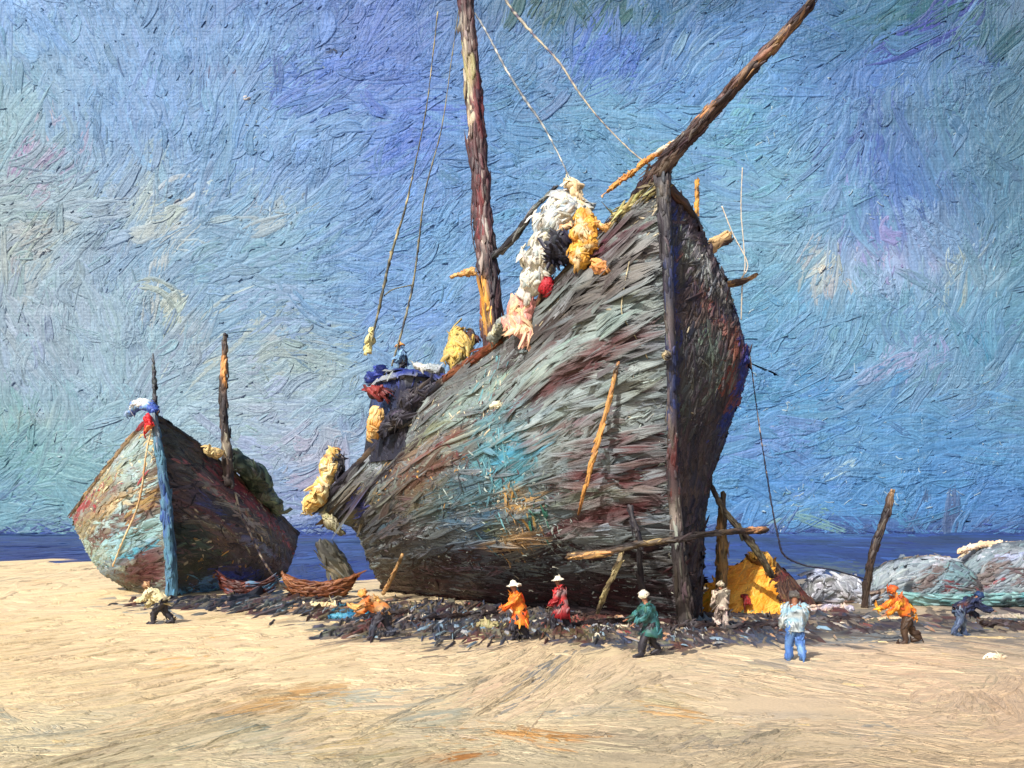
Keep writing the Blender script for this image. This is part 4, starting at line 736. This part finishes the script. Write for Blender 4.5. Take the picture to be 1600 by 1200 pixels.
aF = facing(aV, aF, mid2); bF = facing(bV, bF, mid2)
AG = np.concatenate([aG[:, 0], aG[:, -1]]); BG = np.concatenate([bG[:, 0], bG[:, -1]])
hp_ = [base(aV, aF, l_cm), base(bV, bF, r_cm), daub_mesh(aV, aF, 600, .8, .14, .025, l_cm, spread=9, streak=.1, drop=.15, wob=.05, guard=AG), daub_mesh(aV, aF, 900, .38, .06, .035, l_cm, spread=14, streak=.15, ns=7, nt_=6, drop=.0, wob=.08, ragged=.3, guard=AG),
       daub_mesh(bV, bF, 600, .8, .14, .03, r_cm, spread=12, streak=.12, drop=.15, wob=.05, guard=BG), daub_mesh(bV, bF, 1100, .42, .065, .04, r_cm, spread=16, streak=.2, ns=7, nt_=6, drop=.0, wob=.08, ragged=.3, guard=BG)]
for (cx, cy, sx, sy, n, cf, L, W) in [(370,770,30,30,60,cream,.15,.045),(340,830,40,30,60,cream,.14,.04),(330,800,50,40,60,crevice_shade,.2,.05),(390,850,30,40,70,dark((170,160,150),.1),.12,.04),(330,880,30,20,40,ocr,.12,.04),(290,720,30,30,50,crevice_shade,.2,.05),(400,880,30,30,60,crevice_shade,.2,.06),(420,840,30,30,60,dark((120,120,110),.1),.15,.04)]:
    hp_.append(bits(bV, bF, cx, cy, sx, sy, n, cf, L * 1.5, W * 1.3, .04, field=r_cm))
for (cx, cy, sx, sy, n, cf, L, W) in [(190,760,40,40,60,cream,.15,.04),(150,770,30,20,40,dark((150,40,56),.1),.22,.05),(200,800,40,20,50,crevice_shade,.15,.04),(235,690,6,30,26,dark((214,190,130),.1),.16,.04),(175,870,20,30,40,pale,.16,.04)]:
    hp_.append(bits(aV, aF, cx, cy, sx, sy, n, cf, L * 1.3, W, .04, field=l_cm))
bh = obj('hull', hp_, M_HULL, boat)
tr = bridge(aG[:, -1], bG[:, -1]); painted('transom', (tr[0], facing(*tr, mid2)), CM([(58,56,54),(74,66,58)], jit=.15), M_HULL, bh, 80, .3, .06, .03, view=False)
na = aG[0][np.linspace(0, 49, 50).astype(int)]; nb = bG[0][np.linspace(0, 69, 50).astype(int)]
dk = bridge(na - [0, 0, .5], nb - [0, 0, .5], 14, .2); painted('deck', (dk[0], facing(*dk, mid2 - [0, 0, 9])), CM([(96,84,66),(70,62,56)], jit=.12), M_HULL, boat, 160, .4, .06, .02, view=False)
rail('rail', aG, .0, 1.0, [.13, .12], CM([(104,92,80),(150,130,100),(60,48,48),(140,50,60)], jit=.15, patch=16), boat)
rail('rail', bG, .0, 1.0, [.13, .12], CM([(44,44,46),(60,56,56),(96,84,76)], jit=.15, patch=16), boat, 120)
spar('stem_post', [(238,646,48.3),(251,715,48.3),(260,790,48.6),(266,860,48.9),(269,936,49.6)], [5, 6, 8, 8, 9], CM([(76,112,140),(84,126,150),(60,88,130)], blobs=[(240,665,10,20,0,(120,130,140),.8),(262,850,12,40,0,(78,124,146),.7),(258,800,6,40,0,(50,80,150),.6),(268,920,12,14,0,(84,140,176),.7)], jit=.08, patch=12), boat, 130, 9, 40, Lp=12)
spar('mast', [(352,522,53),(350,580,53),(349,640,53),(354,700,53),(358,760,53)], [3, 5, 6, 7, 8], CM([(60,52,50),(44,42,46),(96,84,76)], blobs=[(350,575,6,26,0,(206,146,84),.85),(356,700,6,20,0,(170,160,140),.5)], jit=.14, patch=9), boat, 110, 9, 30, Lp=9)
spar('pole', [(239,552,49.5),(241,590,49.5),(243,650,49.5)], [1.2, 2, 4], CM([(50,54,60),(84,88,94)], jit=.2, patch=5), boat, 50, 7, 20, Lp=4, wob=.3)
rope('rope', [(236,672,48.0),(228,712,47.9),(222,760,48.3),(212,800,48.8),(192,845,49.3),(176,885,50.3)], [1.4, 2.2, 1.5], CM([(206,190,150),(190,150,110)], jit=.08, patch=7), boat, 50, 50)
rope('rope', [(362,770,53.4),(378,805,53.4),(396,845,53.6),(414,880,54),(438,915,55)], [1.8, 2.4], CM([(190,180,166),(120,104,100),(60,60,80)], jit=.1, patch=4), boat, 50, 60)
gear('blue_cloth', [(202,648,49.2),(216,632,48.8),(234,634,48.6),(244,644,48.4)], [5, 8, 9, 5], CM([(72,100,176),(60,84,170),(110,150,196),(190,196,196)], jit=.09, patch=7), 'blue and white cloth piled on the tip of the smaller boat bow', 'cloth', n=70)
gear('red_rag', [(230,650,47.9),(232,664,47.9),(226,678,47.9)], [5, 6, 3], CM([(206,44,52),(190,34,44),(226,130,80)], jit=.08, patch=6), 'bright red rag hanging from the smaller boat bow', 'rag', n=26)
gear('green_net', [(366,706,54),(384,728,54.8),(408,762,56.6),(434,800,58.6)], [9, 17, 17, 10], CM([(56,70,60),(44,58,50),(120,140,120),(90,96,90)], jit=.13, patch=8), 'dark green net heaped along the smaller boat behind its mast', 'net', n=200, flat=(.8, .9))
gear('straw_bundle', [(322,702,51.8),(340,708,52.2)], [7, 9], CM([(214,190,136),(190,160,104)], jit=.08, patch=7), 'small pale straw bundle at the foot of the smaller boat mast', 'bundle', n=30)

# ------------------------------------------------------------------ shores, props and timbers round the ship
wood = CM([(70,56,48),(50,42,40),(96,78,60),(150,122,88)], jit=.16, patch=9)
def pole(name, P, rp, cm, label, cat, group=None, **kw): return tag(spar(name, P, rp, cm, None, **kw), label, cat, group)
pole('scaffold_beam', [(888,869,33),(940,864,32.4),(1000,850,31.8),(1060,842,31.6),(1130,832,32.4),(1196,828,34)], [5, 6, 4, 4, 4, 5], CM([(52,44,42),(40,36,38),(84,70,56)], blobs=[(925,868,36,6,5,(206,160,104),.85),(1185,824,20,5,10,(206,150,104),.8),(1020,848,16,4,0,(150,130,90),.5)], jit=.14, patch=9), 'long thin timber slung level across the bow of the great ship', 'timber', n=160, seg=50)
pole('upright_pole', [(984,790,32.6),(990,815,32.5),(998,846,32.3),(1004,960,34)], [3.4, 4, 4, 4], CM([(44,42,48),(60,56,58)], jit=.14, patch=8), 'dark upright prop crossing the level timber left of the stem', 'pole', 'props round the great ship', n=60)
pole('prop', [(972,862,33),(962,890,32.8),(946,925,33.6),(934,958,35)], [3.5, 3.5, 3, 2.5], CM([(196,180,130),(150,134,96),(110,96,76)], jit=.12, patch=7), 'pale slanting prop under the level timber', 'prop', 'props round the great ship', n=50)
pole('long_oar', [(966,566,32.5),(948,640,32.4),(926,720,32.5),(912,770,32.8),(903,805,33.4)], [1.6, 2.6, 2.6, 1.6, 1.2], CM([(176,128,70),(190,140,76),(150,104,64)], blobs=[(962,580,5,30,0,(60,54,50),.7),(900,830,10,50,0,(84,50,46),.7)], jit=.12, patch=8), 'slender ochre pole lashed slantwise against the grey side of the great ship', 'pole', n=110, seg=40)
pole('slender_pole', [(629,866,45.4),(618,890,46.0),(606,915,47.4),(598,928,49)], [2.2, 2.6, 2], CM([(206,160,104),(150,120,84)], jit=.12, patch=4), 'thin tan stick leaning against the dark stern quarter of the great ship', 'stick', n=30)
pole('mooring_post', [(1130,768,38),(1128,800,38),(1128,840,38),(1128,880,38),(1126,960,38.6)], [2.5, 6, 7, 8, 8], CM([(150,120,76),(110,92,64),(70,62,52),(176,140,90)], jit=.14, patch=8), 'weathered upright post between the ship stem and the yellow tent', 'post', n=120, seg=30)
pole('slanting_spar', [(1095,704,37),(1104,740,37),(1122,782,37),(1140,808,37.2),(1166,840,37.6),(1190,872,38),(1206,900,38.6)], [3, 2.6, 3, 4, 4.4, 4], CM([(52,46,44),(84,78,66),(140,130,104)], blobs=[(1098,715,6,16,0,(206,186,140),.7)], jit=.14, patch=7), 'crooked dark spar slanting from the far hull side down to the yellow tent', 'spar', n=120, seg=40)
pole('stake', [(1394,766,42),(1386,800,42),(1372,838,42),(1362,872,42),(1354,918,42.4),(1350,955,42.8)], [3, 5.5, 5, 5, 4, 4], CM([(60,50,46),(84,70,62),(44,38,40)], blobs=[(1394,772,5,12,0,(190,150,104),.7)], jit=.14, patch=8), 'lone leaning stake standing at right between the yellow tent and the grey boats', 'stake', n=120, seg=36)
# baulks lying under the ship
logs = [((560,972),(640,965),6,'short black baulk lying under the stern behind the stooping orange figure'),((650,978),(770,966),7,'black baulk lying left of the orange robed person'),((830,972),(930,966),6,'dark baulk lying behind the crimson robed person'),
        ((900,984),(990,978),7,'charred baulk lying left of the green cloaked person'),((1040,990),(1120,984),8,'thick dark baulk lying right of the ship stem'),((1090,968),(1200,972),6,'dark baulk lying before the yellow tent'),((1130,990),(1220,985),7,'dark baulk in front of the tent, left of the pale blue person'),
        ((1262,975),(1345,978),6,'low black baulk lying right of the pale blue person'),((1345,976),(1430,972),4,'thin cream edged plank behind the orange jacketed person'),((1530,985),(1600,984),7,'dark red baulk at the right edge of the frame')]
for (a, b_, r_, lab) in logs:
    A_ = gnd(*a); B_ = gnd(*b_); m_ = A_[1] / F; A_[2] = B_[2] = r_ * m_ * .7; Mx = (A_ + B_) / 2 + [0, 0, .03]
    V, Fq = tube([A_, Mx, B_], np.array([.8, 1, .75]) * r_ * m_, 9, 18, .16); Fq = outward2(V, Fq, 9)
    cm = C((34,28,32),(48,40,42),(62,48,44),(80,76,78)) if 'cream' not in lab else C((220,196,160),(150,120,96)); 
    tag(painted('timber', (V, Fq), cm, M_FINE, None, 110, 9 * m_, 2.2 * m_, 1.8 * m_, spread=14, ns=6, nt_=4), lab, 'timber', 'baulks and planks lying round the great ship')
# wrack: heaped weed and rubbish along the tide line, its dark colour also painted as shade under the ships
wr = []
wr_cm = CM([(66,56,56),(48,46,56),(104,96,88),(62,72,92),(124,112,92),(54,46,46),(92,60,56)], blobs=[(1100,1000,60,10,0,(70,66,70),.5),(700,975,60,12,0,(60,66,80),.5),(1200,985,120,10,0,(52,40,42),.6),(560,955,40,8,0,(50,130,160),.8),(420,950,60,6,0,(70,80,80),.6),(870,990,100,8,0,(96,88,60),.4)], jit=.18, patch=12)
def wshape(segs):
    def f(n):
        k = R.choice(len(segs), n, p=np.array([s[4] for s in segs], float) / sum(s[4] for s in segs)); s = np.array(segs)[k]
        return R.normal(s[:, 0], s[:, 2]), np.clip(R.normal(s[:, 1], s[:, 3]), 900, 1300)
    return f
segs = [(640,972,40,9,4),(740,972,50,8,4),(850,975,50,8,5),(950,982,40,8,5),(1060,990,50,9,6),(1160,984,50,10,6),(1290,974,50,6,3),(1400,974,60,4,2),(1560,976,40,5,2),(560,962,30,6,2),(440,945,50,5,2),(880,958,150,8,6),(760,985,60,9,3),(1000,992,60,8,3),(560,990,30,6,1),(660,950,50,5,4),(330,944,60,4,2),(400,940,50,4,2),(480,950,50,6,3),(1250,966,60,5,2)]
wr.append(flat_dab(3400, 20, 1.8, 1.4, lambda a, b: 5 + 0 * a, wr_cm, None, None, .05, .6, shape=wshape(segs), ns=6, nt_=5, streak=.2))
wr.append(flat_dab(2600, 8, 1.5, 4.0, lambda a, b: R.uniform(-60, 60, len(a)), wr_cm, None, None, .05, .6, shape=wshape(segs), ns=5, nt_=4, streak=.2))
wr.append(flat_dab(420, 16, 2.0, 1.2, lambda a, b: 4 + 0 * a, CM([(176,160,130),(130,124,116),(206,184,146),(120,112,92)], jit=.08, patch=20), None, None, .03, .6, field=sand_cm, soft=(.5, 1), shape=wshape([(700,996,60,7,3),(860,1002,70,8,4),(1000,1006,60,8,3),(1130,1006,70,8,4),(1300,990,60,6,3),(1450,990,80,5,3),(600,992,50,7,2),(500,965,60,6,2)]), ns=7, nt_=5))
wr.append(flat_dab(260, 6, .9, 2.2, lambda a, b: R.uniform(-60, 60, len(a)), CM([(206,196,170),(150,150,150),(120,150,170),(190,150,110),(120,50,54)], jit=.1, patch=9), None, None, .11, 1.6, shape=wshape(segs), ns=5, nt_=4))
o = obj('weed_and_shade', wr, M_FINE); o['kind'] = 'stuff'; o['label'] = 'dark tide wrack and rubbish with painted ship shade, strewn along the sand under the ships'; o['category'] = 'seaweed'

# ------------------------------------------------------------------ little boats, tent, upturned hulls
def rowboat(px0, px1, py, Y, hgt, cm, label, group='little boats drawn up on the sand', face=0):
    """open double-ended boat seen from the side: hull, rail, thwarts"""
    A_ = at(px0, py, Y); B_ = at(px1, py, Y); A_[2] = B_[2] = 0; Lh = np.linalg.norm(B_ - A_) / 2; ctr = (A_ + B_) / 2; bm_ = Lh * .30
    root = thing('rowing_boat', ctr, label, 'rowing boat', group); m = Y / F
    U = np.linspace(-1, 1, 30); g = []
    for v in np.linspace(-1, 1, 15):
        a = v * math.pi / 2; wd = (1 - np.abs(U) ** 2.6) * bm_; top = hgt * (1 + .55 * U * U)
        y_ = np.sin(a) * wd; z_ = .04 + top * (1 - np.cos(a) ** .8 * (1 - np.abs(U) ** 4 * .6))
        g.append(np.stack([ctr[0] + U * Lh * (1 - .10 * np.cos(a)), ctr[1] + y_, z_], -1))
    g = np.array(g); V = g.reshape(-1, 3); Fq = grid_faces(15, 30); Fq = facing(V, Fq, ctr + [0, 0, hgt * 3])
    painted('hull', (V, Fq), cm, M_FINE, root, 150, 12 * m, 2.6 * m, 1.8 * m, view=False, spread=10, ns=6, nt_=5)
    rl = np.concatenate([g[0], g[-1][::-1][1:-1]]); V, Fq = tube(np.concatenate([rl, rl[:1]]), .05, 7, 90, .1, cap=False); painted('rail', (V, outward2(V, Fq, 7)), cm, M_FINE, root, 60, 8 * m, 1.4 * m, 1 * m, ns=5, nt_=4)
    for u in (-.45, 0, .45):
        V, Fq = tube([ctr + [u * Lh, -bm_ * .85, hgt * .8], ctr + [u * Lh, bm_ * .85, hgt * .8]], .12, 8, 8, .05, flat=(1, .25)); painted('thwart', (V, outward2(V, Fq, 8)), cm, M_FINE, root, 12, 6 * m, 1.4 * m, .8 * m, ns=5, nt_=4)
    return root
rowboat(345, 432, 945, 50, .62, C((84,40,32),(60,34,32),(110,56,44),(60,100,130)), 'small dark red rowing boat by the smaller boat, leftmost of the little boats')
rowboat(444, 556, 948, 48.5, .72, C((110,62,36),(132,84,50),(84,46,34),(150,100,64)), 'small rust brown rowing boat between the two great hulls')
rowboat(1392, 1640, 968, 43.5, .42, C((104,150,154),(130,170,170),(70,84,90),(84,140,146)), 'long teal rowing boat lying before the grey upturned hulls')
rowboat(1255, 1375, 962, 44.5, .4, C((60,54,62),(80,76,84),(150,130,116)), 'low dark rowing boat right of the yellow tent')
def upturned(cx, cy, Y, Lp, Hp, tilt, cm, label):
    """keel-up hull: rounded body, keel ridge"""
    b0 = at(cx, cy, Y); m = Y / F; root = thing('upturned_boat', [b0[0], b0[1], 0], label, 'boat', 'upturned hulls at the right'); Lh = Lp * m / 2; Hh = b0[2] + Hp * m / 2
    U = np.linspace(-1, 1, 34); g = []; ct, st = math.cos(math.radians(tilt)), math.sin(math.radians(tilt))
    for v in np.linspace(-1, 1, 17):
        a = v * math.pi / 2; prof = (1 - np.abs(U) ** 2.8) ** .8
        x_ = U * Lh; y_ = np.sin(a) * Lh * .36 * prof; z_ = np.maximum(Hh * (np.cos(a) ** .75) * (.25 + .75 * prof) + x_ * st * .5 * np.cos(a), 0)
        g.append(np.stack([b0[0] + x_, b0[1] + y_, z_], -1))
    V = np.array(g).reshape(-1, 3); Fq = facing(V, grid_faces(17, 34), np.array([b0[0], b0[1], 0]))
    painted('hull', (V, Fq), cm, M_FINE, root, 420, 15 * m, 3.4 * m, 2.2 * m, ang=tilt * 0 + 14, spread=20, ns=6, nt_=5, passes=((1, 1, 1), (.8, .45, 1)))
    k_ = np.array(g)[8]; V, Fq = tube(k_[2:-2] + [0, 0, .05], .07, 7, 40, .12); painted('keel', (V, outward2(V, Fq, 7)), CM([(190,170,140),(150,140,130),(110,96,90)], jit=.1, patch=9), M_FINE, root, 40, 8 * m, 1.4 * m, 1 * m, ns=5, nt_=4)
    return root
up_b = [(1450,905,44,13,42,(96,84,82),.9),(1478,925,30,5,42,(110,40,44),.8),(1410,885,40,12,15,(140,152,160),.8),(1385,905,22,8,10,(160,170,172),.7),(1545,895,44,14,42,(98,88,86),.9),(1540,920,30,4,30,(130,36,44),.7),(1595,900,16,24,60,(92,80,82),.7),(1500,870,50,7,10,(170,176,186),.7),(1490,900,18,20,50,(110,140,148),.7),(1500,930,60,8,0,(100,134,138),.7),(1580,870,30,6,10,(150,160,190),.6),(1600,930,30,5,30,(140,40,44),.6)]
upc = [(118,130,140),(138,150,158),(88,98,108),(110,128,138)]
upturned(1436, 915, 47, 190, 84, 8, CM(upc, blobs=up_b, jit=.07, patch=14), 'pale grey upturned hull with one brown slanting patch, nearer the stake')
upturned(1585, 897, 50, 240, 96, 6, CM(upc, blobs=up_b, jit=.07, patch=14), 'larger grey upturned hull with brown and red patches at the right edge')
gear('cream_spar', [(1498,862,49),(1524,853,49.5),(1560,850,50),(1606,850,50)], [3, 5, 5, 4], CM([(226,190,156),(236,214,190),(206,196,196)], jit=.06, patch=9), 'rolled cream sail lying on top of the right upturned hull', 'sail', n=70)
gear('white_tarpaulin', [(1258,936,44),(1278,922,44.3),(1312,920,44.3),(1345,932,44),(1358,945,43.8)], [10, 22, 22, 15, 6], CM([(150,158,178),(166,172,186),(124,128,136),(186,188,196),(104,106,104)], jit=.06, patch=10), 'rumpled bluish white tarpaulin heap right of the yellow tent', 'tarpaulin', n=260, flat=(.9, 1), Lp=13)
# tent
tY = 40.0
tent = thing('tent', gnd(1185, 962), 'yellow canvas tent with a dark brown right side and small red opening', 'tent')
def sheet(P4, nu=14, nv=14, sag=.0, puff=.0, nrmv=(0, -1, 0)):
    a, b_, c_, d_ = [np.asarray(p, float) for p in P4]; u = np.linspace(0, 1, nu)[:, None, None]; v = np.linspace(0, 1, nv)[None, :, None]
    g = (a * (1 - v) + b_ * v) * (1 - u) + (d_ * (1 - v) + c_ * v) * u
    g = g + np.array(nrmv) * (puff * 4 * u * (1 - u)) + .05 * nz(g[..., 0] * 3, g[..., 2] * 3, 5)[..., None] * np.array(nrmv)
    return g.reshape(-1, 3), grid_faces(nu, nv)
pk = at(1182, 868, 40.6); pk2 = at(1206, 876, 43.6)
gl = gnd(1104, 960); gm = gnd(1206, 968); gr = gnd(1268, 956); bk = gnd(1160, 944)
ten_y = CM([(228,156,44),(214,138,36),(236,176,70)], blobs=[(1110,935,16,12,0,(200,180,60),.6),(1150,965,60,6,0,(90,150,120),.5),(1185,880,16,14,0,(206,150,60),.6),(1168,905,8,30,-10,(190,140,60),.4)], jit=.07, patch=10)
ten_b = CM([(84,60,48),(70,52,46),(110,80,56),(96,44,40)], blobs=[(1250,940,20,16,0,(70,34,36),.7),(1200,890,10,16,0,(170,120,60),.6)], jit=.12, patch=10)
mid3 = (gl + gm + gr + bk) / 4 + [0, 0, .4]
TG = {'front_canvas': [[(1170,872,40.6),(1182,868,40.5),(1194,872,40.4)],[(1132,894,40.3),(1165,905,40.0),(1206,915,40.0)],[(1106,920,40.0),(1158,938,39.6),(1220,945,39.5)],[(1098,960.5,40.2),(1160,964,39.2),(1230,963.5,39.3)]],
      'side_canvas': [[(1194,872,40.4),(1206,876,41.5),(1212,880,43)],[(1206,915,40.0),(1232,912,41),(1240,905,43)],[(1220,945,39.5),(1252,940,40.5),(1262,930,43)],[(1230,963.5,39.3),(1264,961,40.2),(1282,952,42.9)]],
      'back_canvas': [[(1170,872,40.6),(1190,874,42.2),(1212,880,43)],[(1132,894,40.3),(1190,905,43.5),(1240,905,43)],[(1106,920,40.0),(1190,930,44),(1262,930,43)],[(1098,960.5,40.2),(1190,948,44.2),(1282,952,42.9)]]}
for nm, cm_, n_ in [('front_canvas', ten_y, 420), ('side_canvas', ten_b, 260), ('back_canvas', ten_b, 60)]:
    V, Fq, _ = loft([[at(*p) for p in r] for r in zip(*TG[nm])], 16, 16); Fq = facing(V, Fq, mid3)
    painted(nm, (V, Fq), cm_, M_FINE, tent, n_, .26, .055, .03, ang=60, spread=24, ns=6, nt_=5, view=False)
heap('tent_peak', [(1180,872,40.3),(1190,876,40.6),(1204,884,41)], [9, 15, 10], CM([(206,150,60),(222,170,80),(120,84,50)], jit=.1, patch=7), tent, 60)
heap('opening', [(1164,929,39.35),(1166,944,39.1)], [4, 6], CM([(140,36,32),(96,28,30)], jit=.1, patch=6), tent, 18, flat=(1, .4), Lp=4)
gear('khaki_net', [(506,804,49.4),(518,816,49.4),(536,834,49.6)], [6, 10, 5], CM([(150,144,104),(176,170,140),(110,104,80)], jit=.1, patch=7), 'khaki net hanging below the overhanging stern of the great ship', 'net', n=50)
# odd things on the sand
def lump(name, px, py, rp, cm, label, cat, n=40, group=None, long=1.5):
    g = gnd(px, py); m = g[1] / F; c0 = g + [0, 0, rp * m * .6]
    V, Fq = tube([c0 - [rp * m * long, 0, 0], c0, c0 + [rp * m * long, 0, 0]], np.array([.5, 1, .6]) * rp * m, 12, 12, .14, flat=(1, .8)); Fq = outward2(V, Fq, 12)
    return tag(painted(name, (V, Fq), cm, M_FINE, None, n, min(7, rp * .7) * m, 2.0 * m, 1.2 * m, spread=50, ns=6, nt_=5, rad=rp * m * .9), label, cat, group)
lump('stone', 1556, 1032, 8, C((222,206,180),(236,226,206),(196,176,150)), 'single pale stone alone on the sand at lower right', 'stone')
lump('rag', 500, 952, 8, C((222,206,166),(206,186,140)), 'cream rag lying in front of the rust brown rowing boat', 'rag', long=3)
lump('sack', 761, 985, 11, C((176,166,120),(150,140,100)), 'small khaki sack on the sand left of the orange robed person', 'sack')
lump('teal_sheet', 545, 970, 9, C((50,130,160),(40,104,140),(80,150,170)), 'bright teal sheet lying beside the stooping orange shirted person', 'sheet', long=3.4, n=70)
lump('white_sheet', 498, 925, 8, C((206,200,196),(226,220,214)), 'little white sheet lying behind the rust brown rowing boat', 'sheet', long=3)
lump('pail', 795, 976, 8, C((120,126,130),(90,96,104)), 'grey pail carried low by the orange robed person', 'pail', long=.9, n=20)
lump('grey_sheet', 1290, 958, 10, C((190,184,196),(150,146,160),(206,180,160)), 'lilac grey sheet crumpled in front of the white tarpaulin heap', 'sheet', long=4, n=90)
lump('canvas', 1580, 972, 9, C((176,166,150),(150,140,128)), 'stone coloured canvas lying before the teal boat at the right edge', 'canvas', long=5, n=90)
lump('driftwood', 1385, 973, 6, C((226,196,160),(190,160,130)), 'pale driftwood piece just left of the orange jacketed person', 'driftwood', long=4, n=50)
